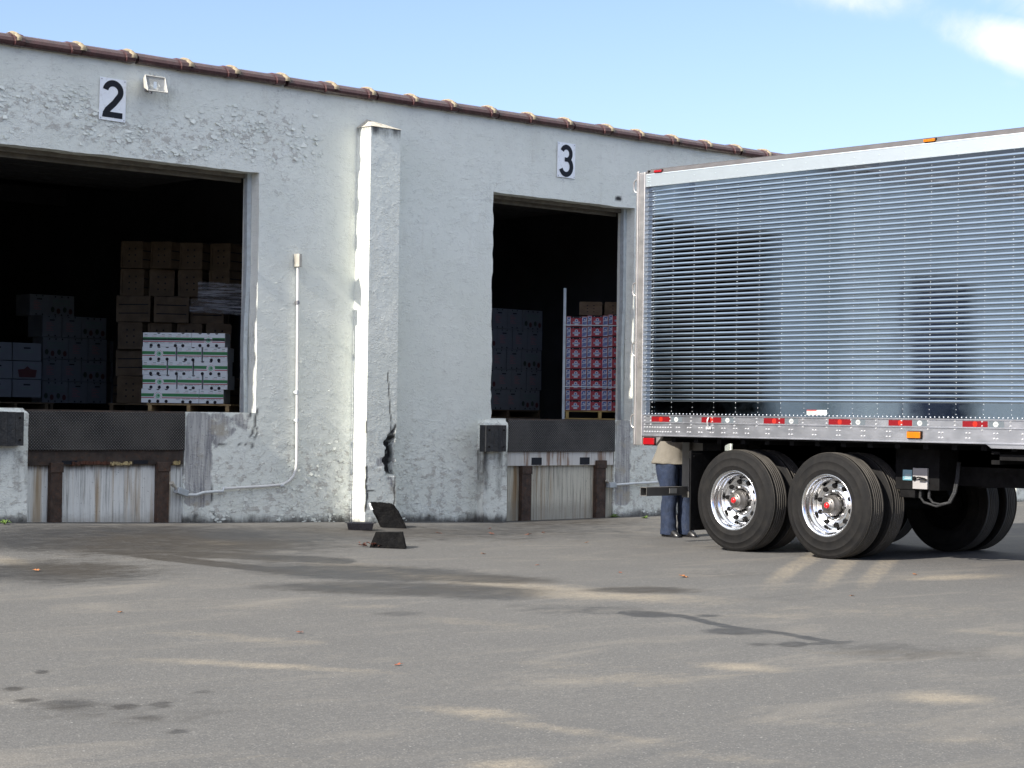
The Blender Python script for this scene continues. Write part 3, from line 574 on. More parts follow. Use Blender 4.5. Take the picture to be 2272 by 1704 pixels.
# ------------------------------------------------------------------ things on the wall
M_WHITE=pm('sign_enamel',(.90,.93,.97),.35,0,.05,8,grime=(.45,.43,.40),gamt=.3); M_BLACK=pm('black_vinyl',(.008,.009,.014),.5,0,.1,spec=.25)
M_SCREW=pm('screw_steel',(.30,.30,.31),.4,.8); M_STEEL=pm('rusty_brown_steel',(.045,.028,.02),.75,.1,.35,12,.4,60,grime=(.13,.05,.02),gamt=.5)
M_RUB=pm('black_rubber',(.016,.017,.019),.72,0,.3,10,.7,50,grime=(.07,.07,.07),gamt=.4); M_RUBD=pm('dusty_rubber',(.005,.005,.0055),.9,0,.3,12,1,70,spec=.12,grime=(.04,.037,.03),gamt=.2)
def ribbon(mb,pts,wd,fn,mi=0):
    P=[Vector(p) for p in pts]; Lf=[];Rt=[]
    for i,p in enumerate(P):
        d=(P[min(i+1,len(P)-1)]-P[max(i-1,0)]).normalized(); nn=Vector((-d.y,d.x))*wd/2; Lf.append(p+nn); Rt.append(p-nn)
    n=len(P); mb.add([fn(*p) for p in Lf]+[fn(*p) for p in Rt],[(i,n+i,n+i+1,i+1) for i in range(n-1)],mi)
arc=lambda cx,cy,rx,ry,a0,a1,n=22:[(cx+rx*math.cos(R(a0+(a1-a0)*i/n)),cy+ry*math.sin(R(a0+(a1-a0)*i/n))) for i in range(n+1)]
def sign(x,z,digit,label,tilt):
    W,H=.325,.46; s=thing('number_sign',label,'sign',(x,-.012,z)); s.rotation_euler=(0,tilt,0)
    b=MB(); b.box(-W/2,W/2,-.006,.0,-H/2,H/2); obj('sign_plate',b,M_WHITE,s,.004)
    d=MB(); k=.068
    if digit=='2':
        top=arc(0,.088,.094,.088,172,-28)
        ribbon(d,top+[(.02,-.035),(-.066,-.118),(-.092,-.165)],k,YF(-.0085)); d.add([YF(-.0095)(*p) for p in ((-.128,-.196),(.122,-.196),(.122,-.134),(-.116,-.134))],[(0,1,2,3)])
    else:
        ribbon(d,arc(-.005,.088,.082,.085,158,-70),k*.95,YF(-.0085)); ribbon(d,arc(-.008,-.082,.098,.104,68,-160),k*.98,YF(-.0095)); d.add([YF(-.0102)(*p) for p in ((-.035,-.018),(.045,-.018),(.045,.036),(-.035,.036))],[(0,1,2,3)])
    obj('numeral',d,M_BLACK,s)
    for sx in (-1,1):
        for sz in (-1,1):
            q=MB(); q.cyl((sx*(W/2-.02),-.0065,sz*(H/2-.02)),(sx*(W/2-.02),-.010,sz*(H/2-.02)),.006,n=8); obj('screw',q,M_SCREW,s)
sign(11.055,4.597,'2','white plate with black numeral 2 above the wide left doorway',.014)
sign(17.86,4.61,'3','white plate with black numeral 3 above the narrow doorway beside the trailer',.006)

M_LAMP=pm('lamp_housing_paint',(.50,.49,.45),.5,0,.08,9); 
t=NT('lamp_glass'); M_GLASS=t.set(col=(.75,.78,.78),rough=.06,alpha=.32,spec=.7)
M_REFL=pm('lamp_reflector',(.62,.63,.60),.18,.9)
fl=thing('floodlight','white floodlight on the wall to the right of sign 2','floodlight',(11.49,-.02,4.80))
b=MB(); W,H,D=.125,.085,.11
fr=[(-W,-D-.09,-H),(W,-D-.09,-H+.0),(W,-D-.03,H),(-W,-D-.03,H)]; bk=[(-W*.7,-.06,-H*.45),(W*.7,-.06,-H*.45),(W*.7,-.03,H*.75),(-W*.7,-.03,H*.75)]
b.add(fr+bk,[(0,4,5,1),(1,5,6,2),(2,6,7,3),(3,7,4,0),(4,7,6,5)]); 
for i,j in ((0,1),(1,2),(2,3),(3,0)): b.tube([fr[i],fr[j]],.008,6)
obj('housing',b,M_LAMP,fl)
b=MB(); ins=[tuple(f+(k-f)*.72 for f,k in zip(a,c)) for a,c in zip(fr,bk)]; ins=[(p[0]*.9,p[1],p[2]*.88) for p in ins]; b.add(ins,[(0,1,2,3)]); b.box(-.02,.02,-.145,-.12,-.045,.03); b.cyl((.05,-.15,-.02),(.05,-.11,.03),.012,n=8); b.cyl((-.07,-.15,-.02),(-.07,-.11,.0),.012,n=8)
obj('reflector',b,M_REFL,fl)
b=MB(); b.add([(p[0]*.97,p[1]+.003,p[2]*.97) for p in fr],[(0,1,2,3)]); obj('lens',b,M_GLASS,fl)
b=MB(); b.box(-.03,.03,-.06,.02,-.06,.06); b.cyl((0,-.06,-.09),(0,-.06,-.05),.02,n=10); b.box(-.012,.012,-.13,-.10,.09,.105); obj('bracket',b,M_SCREW,fl)

# conduits
M_PIPE=pm('painted_conduit',(.62,.65,.66),.4,.15,.08,12,grime=(.4,.36,.3),gamt=.3); M_PIPEH=pm('bleached_conduit',(.66,.66,.64),.5,0,.08,9); M_BOXG=pm('weathered_box_metal',(.42,.40,.35),.55,.3,.12,10)
def W0(px,py,y=-.045): p=at(px,py,1,y); return (p[0],y,p[2])
cp=thing('conduit','painted electrical conduit running down the wall left of the buttress','conduit',(13.56,0,.4),world=True)
top=W0(661,594); elb=W0(658,1030)
ptsv=[top,W0(659.5,800),elb]; e2=W0(627,1077)
b=MB(); cx,cz=elb[0]-.11,elb[2]; el=[(cx+.11*math.cos(a),-.045,cz+.12*math.sin(a)) for a in [R(-k*10) for k in range(0,9)]]
b.tube(ptsv[:2]+[W0(a,c) for a,c in ((658.6,990),(658.2,1022),(656.5,1040),(651,1056),(642,1067),(630,1073.5),(615,1076.5),(590,1078.5),(497,1084))],.0165,10); obj('pipe',b,M_PIPEH,cp)
b=MB(); b.tube([W0(497,1081),W0(494,1090,-.05),W0(470,1091,-.05),W0(450,1093,-.055),W0(435,1098,-.055),W0(414,1098,-.06)],.017,10); obj('flexible_pipe',b,M_PIPE,cp)
b=MB(); a=W0(402,1091); b.M=Matrix.Translation(a)@Matrix.Rotation(R(18),4,'Y'); b.box(-.07,.07,-.05,.045,-.035,.035); obj('junction_box',b,pm('grey_box_paint',(.42,.46,.48),.5,.2),cp,.006)
b=MB(); b.tube([W0(392,1085),W0(386,1077,-.05)],.016,8); b.tube([W0(386,1078,-.05),W0(380,1071,-.06)],[.022,.026],8); obj('cable_gland',b,M_BOXG,cp)
b=MB(); a=W0(661.5,577); b.M=Matrix.Translation((a[0],0,a[2])); b.prism([(-.036,-.01),(.036,-.01),(.036,-.06),(.02,-.095),(-.02,-.095),(-.036,-.06)],lambda p,q,d:(p,q,d),-.078,.07); obj('service_cap',b,M_BOXG,cp,.004)
for px,py in ((660,671),(658,870),(658.5,932),(625,1077)):
    a=W0(px,py); b=MB()
    if px>650: b.cyl((a[0],a[1],a[2]-.022),(a[0],a[1],a[2]+.022),.022,n=12); b.box(a[0]-.02,a[0]+.045,-.03,-.012,a[2]-.012,a[2]+.012)
    else: b.cyl((a[0]-.022,a[1],a[2]),(a[0]+.022,a[1],a[2]),.023,n=12)
    obj('coupling',b,M_SCREW if py==671 else M_PIPE,cp)
c3=thing('conduit','short grey conduit stub at knee height right of the narrow dock','conduit',(18.7,0,.39),world=True)
b=MB(); b.tube([W0(1362,1076),W0(1400,1073),W0(1470,1069),W0(1520,1067)],.017,10); obj('pipe',b,M_PIPE,c3)
b=MB(); a=W0(1356,1076); b.box(a[0]-.06,a[0]+.06,-.09,-.0,a[2]-.035,a[2]+.035); obj('junction_box',b,pm('grey_box_paint',(.42,.46,.48)),c3,.006)
b=MB(); b.tube([W0(1351,1072),W0(1346,1066,-.06)],[.016,.02],8); obj('cable_gland',b,M_BOXG,c3)
pp=thing('wall_pipe','white vertical pipe on the wall seen beneath the trailer','pipe',(20.78,0,0),world=True)
b=MB(); b.tube([(20.79,-.06,-.1),(20.79,-.06,1.6),(20.79,-.02,1.7)],.03,10); obj('pipe',b,M_WHITE,pp)
b=MB(); b.box(20.74,20.84,-.035,.0,.5,.54); b.box(20.74,20.84,-.035,0,1.3,1.34); obj('pipe_strap',b,M_SCREW,pp)

# dock levelers
def tread_mat():
    t=NT('tread_plate'); x=t.xyz(); a=t.math('DIVIDE',t.math('ADD',x[0],x[2]),.034); c=t.math('DIVIDE',t.math('SUBTRACT',x[0],x[2]),.034)
    fa=t.math('SUBTRACT',t.math('FRACT',a),.5); fc=t.math('SUBTRACT',t.math('FRACT',c),.5); par=t.math('MODULO',t.math('ABSOLUTE',t.math('ADD',t.math('FLOOR',a),t.math('FLOOR',c))),2)
    def e(p,q): return t.math('ADD',t.math('POWER',t.math('ABSOLUTE',t.math('MULTIPLY',p,2.3)),2),t.math('POWER',t.math('ABSOLUTE',t.math('MULTIPLY',q,6)),2))
    e1,e2=e(fa,fc),e(fc,fa); ee=t.math('ADD',t.math('MULTIPLY',e1,par),t.math('MULTIPLY',e2,t.math('SUBTRACT',1,par)))
    lug=t.ramp(ee,.5,1.0,1,0); col=t.mix(lug,t.mix(t.ramp(t.noise(2.2,4),.35,.65),(.020,.018,.018),(.055,.050,.046)),(.17,.165,.155))
    return t.set(col=col,rough=t.math('SUBTRACT',.6,t.math('MULTIPLY',lug,.22)),metal=.55,nor=t.bump(lug,.9,.004))
M_TREAD=tread_mat(); M_SKIRTD=pm('dark_rust_plate',(.038,.027,.021),.7,.2,.4,8,.3,40,grime=(.10,.04,.015),gamt=.5)
def white_rust():
    t=NT('rust_streaked_white'); r1=t.noise((11,11,.8),5,.65); r2=t.noise((30,30,2),4,.6)
    c=t.mix(t.ramp(r2,.5,.7,0,.5),(.60,.59,.56),(.36,.33,.29)); c=t.mix(t.ramp(r1,.50,.62,0,.85),c,(.20,.10,.05)); return t.set(col=c,rough=.7,nor=t.bump(r2,.3,.01))
M_WRUST=white_rust()
def leveler(x0,x1,zt,zl,zs,label,skirt,white):
    d=thing('dock_leveler',label,'dock leveler',((x0+x1)/2,0,zt),world=True)
    b=MB(); b.box(x0,x1,-.035,-.012,zl,zt-.012); obj('lip_plate',b,M_TREAD,d,.004)
    b=MB(); b.box(x0,x1,-.03,1.9,zt-.008,zt+.006); b.cyl((x0+.01,-.02,zt-.012),(x1-.01,-.02,zt-.012),.014,n=10); obj('deck_plate',b,M_SKIRTD,d)
    b=MB(); b.box(x0+.005,x1-.005,-.008,.05,zs,zl+.02); obj('front_skirt',b,skirt,d,.003)
    b=MB()
    for u in (.27,.72): xx=x0+(x1-x0)*u; b.box(xx-.09,xx+.09,-.0115,-.006,zs+.01,zs+(.05 if not white else .105))
    obj('lip_slot',b,M_BLACK,d)
    b=MB(); b.box(x0+.01,x1-.01,.051,.09,zs-.015,zs+.02); b.box(x0+.01,x1-.01,.09,.15,.71,zt-.03); obj('bottom_frame',b,M_STEEL,d)
    return d
leveler(10.09,12.035,1.238,.815,.655,'wide dock leveler with dark tread plate lip below door 2',M_SKIRTD,False)
leveler(16.885,18.825,1.206,.785,.605,'dock leveler with tread plate lip over rust streaked white skirt',M_WRUST,True)
for x0,x1,zt,lab in ((10.385,10.525,.68,'rusty brown steel post left of the white panel under the wide leveler'),(11.695,11.845,.68,'rusty brown steel post right of the white panel under the wide leveler'),(17.14,17.305,.60,'brown steel post at left under the rust streaked leveler'),(18.49,18.665,.665,'brown steel post at right under the rust streaked leveler')):
    b=MB(); b.box(x0,x1,-.03,.04,-.3,zt); b.box(x0-.006,x1+.006,-.042,.0,zt-.10,zt+.004)
    p=obj('steel_post',b,M_STEEL,None,.004); tag(p,lab,'post','steel posts under the levelers')
def rag(x0,x1,z,col,lab):
    b=MB(); n=14
    for i in range(n):
        u=i/n; x=x0+(x1-x0)*u; b.box(x,x+(x1-x0)/n*.98,-.03+rnd.uniform(-.01,.01),.05,z+rnd.uniform(-.008,.008),z+.03+rnd.uniform(-.01,.012))
    tag(obj('wood_scrap',b,pm('scrap_'+lab[:6].strip(),col,.8,0,.3,12),None),lab,'scrap wood')
rag(11.10,11.36,.655,(.34,.27,.14),'pale scrap of wood wedged under the wide leveler'); rag(10.64,11.09,.66,(.07,.025,.012),'red brown scrap of wood wedged under the wide leveler'); rag(11.90,11.98,.655,(.5,.4,.2),'tiny pale wood chip wedged beside the right brown post')
def bumper(x0,x1,z0,z1,y0,lab):
    d=thing('dock_bumper',lab,'dock bumper',((x0+x1)/2,y0,z0),world=True)
    b=MB(); n=5
    for i in range(n):
        a=x0+(x1-x0)*i/n; b.box(a+.0005,a+(x1-x0)/n-.0005,y0-.11-rnd.uniform(0,.003),y0+.01,z0+rnd.uniform(-.004,.004),z1+rnd.uniform(-.004,.004))
    obj('rubber_pad',b,M_RUB,d,.003)
    for x in (x0+.05,x1-.05):
        for z in (z0+.06,z1-.06):
            q=MB(); q.cyl((x,y0-.112,z),(x,y0-.124,z),.012,n=6); obj('bolt',q,M_RUBD,d)
bumper(9.48,9.945,.865,1.215,-.135,'black rubber dock bumper on the white pier left of the wide leveler')
bumper(16.315,16.66,.795,1.125,-.135,'black rubber dock bumper on the white pier left of the narrow doorway')

# ------------------------------------------------------------------ loose things on the yard
g0=atg(872,1216)
ch=thing('rubber_block','black tapered rubber block lying alone on the asphalt before the buttress','rubber block',(g0.x,g0.y+.08,g0.z),R(-42))
b=MB(); z=.158; b.add([(-.185,-.13,0),(.185,-.13,0),(.185,.13,0),(-.185,.13,0),(-.125,-.06,z),(.145,-.06,z),(.145,.07,z),(-.125,.07,z)],[(0,3,2,1),(4,5,6,7),(0,1,5,4),(1,2,6,5),(2,3,7,6),(3,0,4,7)])
for k in range(9): b.box(-.13,.13,-.125+k*.0075,-.115+k*.0075,.012+k*.0155,.0165+k*.0155)
rough(obj('rubber_body',b,M_RUBD,ch,.006),.012,.05,2)
g1=atg(872,1171)
fb=thing('fallen_bumper','worn black rubber bumper leaning against the foot of the cracked buttress','rubber bumper',tuple(g1),R(-30))
b=MB(); pl=[(-.13,.0),(.15,.0)]+[(.15-.06*(1-math.cos(R(a))),.05+.22*math.sin(R(a))) for a in range(0,91,10)]+[(-.12,.285),(-.15,.26)]
b.prism(pl,lambda p,q,d:(p-.10*(q/.28),d+q*.55,q),-.05,.09); rough(obj('rubber_body',b,M_RUBD,fb,.012),.03,.06,3)
b=MB(); b.prism([(-.17,.2),(-.15,.2),(-.15,.275),(-.165,.265)],lambda p,q,d:(p-.10*(q/.28),d+q*.55,q),-.04,.03); obj('torn_edge',b,M_WHITE,fb)
g2=atg(806,1177)
pn=thing('plastic_pan','shallow black plastic pan on the ground at the left foot of the buttress','pan',(g2.x+.03,g2.y+.09,g2.z),R(-40))
b=MB(); A=[(-.13,-.09,.0),(.13,-.09,0),(.13,.09,0),(-.13,.09,0)]; B=[(-.15,-.11,.085),(.15,-.11,.085),(.15,.11,.085),(-.15,.11,.085)]; C=[(-.14,-.10,.084),(.14,-.10,.084),(.14,.10,.084),(-.14,.10,.084)]; D=[(-.12,-.08,.012),(.12,-.08,.012),(.12,.08,.012),(-.12,.08,.012)]
b.add(A+B+C+D,[(0,3,2,1)]+[(i,(i+1)%4,4+(i+1)%4,4+i) for i in range(4)]+[(4+i,4+(i+1)%4,8+(i+1)%4,8+i) for i in range(4)]+[(8+i,8+(i+1)%4,12+(i+1)%4,12+i) for i in range(4)]+[(12,13,14,15)])
obj('pan_body',b,pm('glossy_black_plastic',(.012,.012,.016),.25),pn,.008)
b=MB()
for sx in (-.155,.155): b.box(sx-.02,sx+.02,-.06,.06,.078,.088)
obj('handle',b,pm('glossy_black_plastic',(.012,.012,.016)),pn,.004)
def leaf_mesh(col,name,s=1):
    b=MB(); r2=random.Random(name); n=12; pts=[]
    for k in range(n): a=2*PI*k/n; r=.055*s*(.55+.45*abs(math.cos(a*2.5)))*(.8+.4*r2.random()); pts.append((r*math.cos(a)*1.3,r*math.sin(a),.008+.02*s*r2.random()))
    b.add(pts+[(0,0,.006)],[(k,(k+1)%n,n) for k in range(n)]); b.tube([(0,0,.008),(.09*s,.01,.012)],.003,4); return b.mesh('leaf',[pm(name,col,.7,0,.3,20)])
LM=[leaf_mesh((.30,.085,.03),'rust_leaf'),leaf_mesh((.33,.13,.045),'orange_leaf'),leaf_mesh((.22,.06,.025),'brown_leaf',1.1)]
for (px,py,k,s,lab) in ((82,1267,1,.9,'small orange leaf on the stained asphalt at the far left'),(267,1360,1,.7,'small orange leaf alone on the open asphalt below the wide dock'),(665,1405,2,.7,'small brown leaf on the open asphalt below the conduit'),(883,1477,2,.6,'small brown leaf nearest the camera in the middle of the yard'),(1073,1230,1,.8,'tan leaf on the asphalt right of the dark stain'),(1174,1187,0,1.1,'red brown leaf before the narrow dock, larger of the close pair'),(1090,1185,2,.9,'dark brown leaf left of the narrow dock'),(1087,1174,2,.8,'dark brown leaf nearest the bumper pier'),(973,1184,2,.9,'brown leaf on the ground right of the fallen bumper'),(1206,1183,0,.9,'red brown leaf before the narrow dock right of a larger leaf'),(1515,1281,1,1.3,'large orange leaf on the asphalt left of the tyre marks'),(1193,1255,0,.6,'tiny red leaf on the asphalt below the narrow dock'),(1892,1323,1,.6,'tiny orange leaf below the pale tyre marks'),(2030,1276,1,.8,'orange leaf on the asphalt right of the nearest trailer wheel'),(1376,1272,2,.6,'tiny brown leaf on the dark stain end'),(1300,1205,1,.7,'pale orange leaf below the right brown post')):
    o=bpy.data.objects.new('fallen_leaf',LM[k]); COL.objects.link(o); g=atg(px,py); o.location=(g.x,g.y,g.z+.004); o.rotation_euler=(rnd.uniform(-.2,.2),rnd.uniform(-.2,.2),rnd.uniform(0,6)); o.scale=(s*.5,)*3; tag(o,lab,'leaf','dry leaves on the asphalt')
g3=atg(822,1214); b=MB(); r3=random.Random(3)
for k in range(26):
    x,y=r3.uniform(-.13,.13),r3.uniform(-.05,.05); a=r3.uniform(0,6); c,s=math.cos(a)*.03,math.sin(a)*.03; z=.01+r3.uniform(0,.03)
    b.add([(x-c,y-s,z),(x+s*.5,y-c*.5,z+.012),(x+c,y+s,z+.006),(x-s*.5,y+c*.5,z+.014)],[(0,1,2,3)])
o=obj('leaf_litter',b,pm('litter_leaf',(.12,.035,.02),.8)); o.location=g3; o.rotation_euler=(0,0,R(-42)); tag(o,'small heap of dark red leaves against the rubber block','leaf litter',kind='stuff')
def weed(px,py,s,lab):
    g=atg(px,py); d=thing('weed',lab,'weed',tuple(g)); b=MB(); r4=random.Random(px)
    for k in range(16):
        a=r4.uniform(0,6.3); l=s*r4.uniform(.5,1); h=s*r4.uniform(.15,.5); c,q=math.cos(a),math.sin(a); b.add([(0,0,0),(c*l*.5-q*.012,q*l*.5+c*.012,h),(c*l,q*l,h*.6),(c*l*.5+q*.012,q*l*.5-c*.012,h)],[(0,1,2,3)])
    obj('leaves',b,pm('weed_green',(.10,.17,.03),.6,0,.3),d)
weed(10,1164,.11,'green weed at the foot of the white pier at far left'); weed(1363,1148,.10,'green weed beside the right brown post of the narrow dock'); weed(1432,1150,.07,'small weed at the wall foot behind the trailer bumper')
# ------------------------------------------------------------------ goods inside the warehouse
M_CWHITE=pm('white_carton',(.74,.785,.81),.6,0,.04,5); M_CGRN=pm('carton_green_ink',(.03,.22,.07),.6); M_CRED=pm('carton_red_ink',(.42,.03,.07),.6); M_CDK=pm('carton_hole_dark',(.012,.012,.02),.9); M_CLG=pm('carton_grey_ink',(.22,.30,.28),.6); M_CPALE=pm('carton_pale_green',(.28,.52,.38),.6); M_PINK=pm('carton_pink_ink',(.55,.25,.27),.6)
M_WOOD=pm('pallet_wood',(.36,.25,.12),.8,0,.25,9,.4,40); M_CRATE=pm('crate_wood',(.17,.118,.07),.8,0,.22,6,.35,30); M_SHADOWGAP=M_CDK
sqm=[M_CWHITE,M_CGRN,M_CRED,M_CDK,M_CLG,M_CPALE,M_PINK]
def squash(long):
    W,D,H=(.402,.29,.166) if long else (.291,.398,.166); b=MB(); b.box(-W/2,W/2,0,D,0,H)
    f=YF(-.0012); b.add([f(*p) for p in ((-W/2,.075),(W/2,.075),(W/2,.111),(-W/2,.111))],[(0,1,2,3)],1); b.add([f(*p) for p in ((-W/2,.055),(W/2,.055),(W/2,.065),(-W/2,.065))],[(0,1,2,3)],2)
    g=YF(-.002); h=YF(-.0028)
    if long:
        b.disc((0,.082),.052,g,0,24); b.disc((0,.082),.030,h,5,20); b.disc((.006,.086),.012,YF(-.0035),1,10)
        for k in range(14):
            a=2*PI*(k+.5)/14; c,s=.042*math.cos(a),.082+.042*math.sin(a); b.disc((c,s),.005,h,6,6)
        for x in (-.1,0,.1): b.disc((x,.018),.0195,h,3,16); b.add([h(x+.0195*math.cos(R(180+k*18)),H-.002+.013*math.sin(R(180+k*18))) for k in range(11)],[tuple(range(11))],3)
    else:
        b.text('GREEN',.02,lambda u,v:g(u-.105,v+.045),4,.8); b.text('SQUASH',.028,lambda u,v:g(u-.005,v+.045),4,.9,.0005); b.text('YELLOW',.02,lambda u,v:g(u+.085,v+.045),4,.85)
        b.text('SWEET',.015,lambda u,v:g(u-.11,v+.122),6,1); b.text('MEDIUM',.015,lambda u,v:g(u-.01,v+.122),6,1); b.text('CUCUMBERS',.015,lambda u,v:g(u+.08,v+.122),6,.9)
        for x in (-.11,0,.1): b.add([g(x+p,.142+q) for p,q in ((-.018,-.003),(.018,-.003),(.018,.003),(-.018,.003))],[(0,1,2,3)],4)
        for x in (-.045,.045): b.disc((x,.014),.0195,h,3,16)
        b.add([h(.045+.0195*math.cos(R(180+k*18)),H-.002+.012*math.sin(R(180+k*18))) for k in range(11)],[tuple(range(11))],3)
    return b.mesh('produce_carton',sqm)
SQ={True:squash(True),False:squash(False)}
ANG=R(-46); o0=np.array([12.545,1.70,1.212]); ex=np.array([math.cos(ANG),math.sin(ANG)])
def local(base,u,v,dirv): return (base[0]+dirv[0]*u-dirv[1]*v,base[1]+dirv[1]*u+dirv[0]*v)
def pallet(x,y,z,rz,W,D,lab,mat=None):
    d=thing('pallet',lab,'pallet',(x,y,z),rz); mat=mat or M_WOOD; b=MB()
    for k in range(6): b.box(0,W,D*k/6+.01,D*(k+1)/6-.02,.105,.125)
    obj('deck_board',b,mat,d,.003)
    for u in (.02,W/2-.022,W-.065): q=MB(); q.box(u,u+.045,0,D,.018,.104); obj('stringer',q,mat,d,.003)
    q=MB(); 
    for k in (0,2.5,5): q.box(0,W,D*k/6+.01,D*(k+1)/6-.02,0,.017)
    obj('bottom_board',q,mat,d,.003)
pallet(12.585,1.665,1.21,ANG,1.02,1.0,'wooden pallet under the white squash cartons in door 2')
ord_={1:'top',2:'second',3:'third',4:'fourth',5:'bottom'}
rows=[(5,'LSS'),(4,'LSS'),(3,'SSL'),(2,'LSS'),(1,'SSL')]
z=1.342
for rn,pat in rows:
    u=rnd.uniform(-.008,.012)
    for i,cn in enumerate(pat):
        Lg=cn=='L'; wd=.398 if Lg else .288; gap=(.004,.022,.024)[i] if rn in (2,3,4) else (.002,.004,.008)[i]
        u+=gap if i else 0; x,y=local(o0,u+wd/2,rnd.uniform(-.008,.008),ex)
        o=bpy.data.objects.new('produce_carton',SQ[Lg]); COL.objects.link(o); o.location=(x,y,z); o.rotation_euler=(0,0,ANG+rnd.uniform(-.01,.01))
        pos=('left','middle','right')[i]
        tag(o,f"white carton with {'round green logo' if Lg else 'green SQUASH lettering'}, {pos} of the {ord_[rn]} row on the squash pallet",'carton','white squash cartons on the pallet'); u+=wd
        # cartons behind, giving the stack its depth
    z+=.1675
b=MB(); z0=1.212+.124
st=thing('packing_strap','dark strap round the top row of white squash cartons','strap',(12.6,1.66,2.07)); st.rotation_euler=(0,0,ANG)
b=MB(); b.box(-.004,.99,.009,.0115,.0,.014); obj('strap_band',b,M_CDK,st); st.location=(12.6,1.655,z-.088)
st.location=(*local(o0,0,-.022,ex),z-.088)
# crates: framed ends with six holes, slatted sides
def crate():
    b=MB(); W,D,H=.31,.44,.335
    b.box(-W/2+.012,W/2-.012,.018,.03,.012,H-.012)
    for a in (-W/2,W/2-.022): b.box(a,a+.022,0,.018,0,H); b.box(a,a+.022,D-.018,D,0,H)
    for c in (0,H-.02): b.box(-W/2+.022,W/2-.022,0,.018,c,c+.02); b.box(-W/2+.022,W/2-.022,D-.018,D,c,c+.02)
    for sx in (-1,1):
        for k in range(3): c=.004+k*.112; b.box(min(sx*W/2,sx*(W/2+.006)),max(sx*W/2,sx*(W/2+.006)),0,D,c,c+.098)
        b.box(min(sx*(W/2-.012),sx*W/2),max(sx*(W/2-.012),sx*W/2),.03,D-.03,.006,H-.006,1)
    for k in range(3): b.box(-W/2+.003+k*.103,-W/2+.095+k*.103,0,D,H,H+.005); b.box(-W/2+.003+k*.103,-W/2+.095+k*.103,0,D,-.004,0)
    b.box(-W/2+.015,W/2-.015,D-.03,D-.02,.01,H-.01)
    for x in (-.045,.045):
        for zz in (.085,.165,.245): b.disc((x,zz),.012,YF(.0172),1,10)
    return b.mesh('wooden_crate',[M_CRATE,M_CDK])
CR=crate(); c0=np.array([13.27,3.52,1.335]); A2=R(-40); ex2=np.array([math.cos(A2),math.sin(A2)])
pallet(13.2,3.57,1.21,A2,1.55,1.0,'wooden pallet under the brown crates behind the squash cartons',pm('old_pallet_wood',(.2,.14,.08),.85))
names={0:'bottom',1:'second',2:'third',3:'fourth',4:'fifth',5:'top'}
z=1.34
for r_ in range(6):
    side=r_ in (1,3); u=0; n=3 if side else 4
    for i in range(n):
        wd=.46 if side else .375; jit=rnd.uniform(-.55,.3) if r_ not in (1,3) else rnd.uniform(-.16,.1); x,y=local(c0,u+wd/2,rnd.uniform(-.09,.07)+(.16 if side else 0),ex2)
        o=bpy.data.objects.new('wooden_crate',CR); COL.objects.link(o); o.location=(x,y,z+rnd.uniform(0,.004)); o.rotation_euler=(rnd.uniform(-.02,.02),rnd.uniform(-.035,.035),A2+jit+(PI/2 if side else 0))
        if side: o.location=(x+ex2[0]*.22,y+ex2[1]*.22,o.location.z)
        tag(o,f"brown wooden crate showing its {'slatted side' if side else 'six-hole end'}, {('leftmost','second','third','rightmost')[i if i<n-1 else 3]} in the {names[r_]} row of the crate stack",'crate','brown crates stacked behind door 2'); u+=wd+(.01 if side else .0)
    z+=.347
# stretch film round the upper crates
t=NT('stretch_film'); s_=t.noise((3,3,55),5,.7); M_FILM=t.set(col=(.75,.75,.78),rough=.16,spec=.6,alpha=t.ramp(s_,.40,.7,.12,.9),nor=t.bump(s_,.8,.02))
b=MB(); n=24
for zz0,zz1,u0,u1 in ((2.52,2.68,.95,1.62),(2.66,2.92,1.05,1.62)):
    vs=[]
    for i in range(n+1):
        u=u0+(u1-u0)*i/n
        for k in range(7): v=-.10-.012*math.sin(u*23+k*1.7)-(0.015 if zz0<2.6 else 0); x,y=local(c0,u,v,ex2); vs.append((x,y,zz0+(zz1-zz0)*k/6-(u-u0)*.05))
    b.add(vs,[(i*7+k,(i+1)*7+k,(i+1)*7+k+1,i*7+k+1) for i in range(n) for k in range(6)],0,True)
tag(obj('stretch_film',b,M_FILM),'torn clear stretch film round the upper right crates','plastic film')
for k,(x,y,lz) in enumerate((tuple(at(500,445,1,5.0)[[0,1,2]]),tuple(at(1197,548,1,7.0)))):
    d=thing('ceiling_lamp',('unlit tube lamp under the ceiling deep in the wide doorway','unlit tube lamp under the ceiling in the narrow doorway')[k],'ceiling lamp',(float(x),float(y),float(lz))); b=MB(); b.box(-.6,.6,-.07,.07,.03,.09); obj('lamp_housing',b,pm('lamp_grey',(.22,.22,.21),.5),d,.006)
    for yy in (-.035,.035): b=MB(); b.cyl((-.58,yy,.012),(.58,yy,.012),.016,n=10); obj('lamp_tube',b,pm('tube_glass',(.35,.36,.36),.2),d)
    for xx in (-.45,.45): b=MB(); b.cyl((xx,0,.09),(xx,0,4.55-float(lz)),.006,n=6); obj('hanger',b,M_SCREW,d)
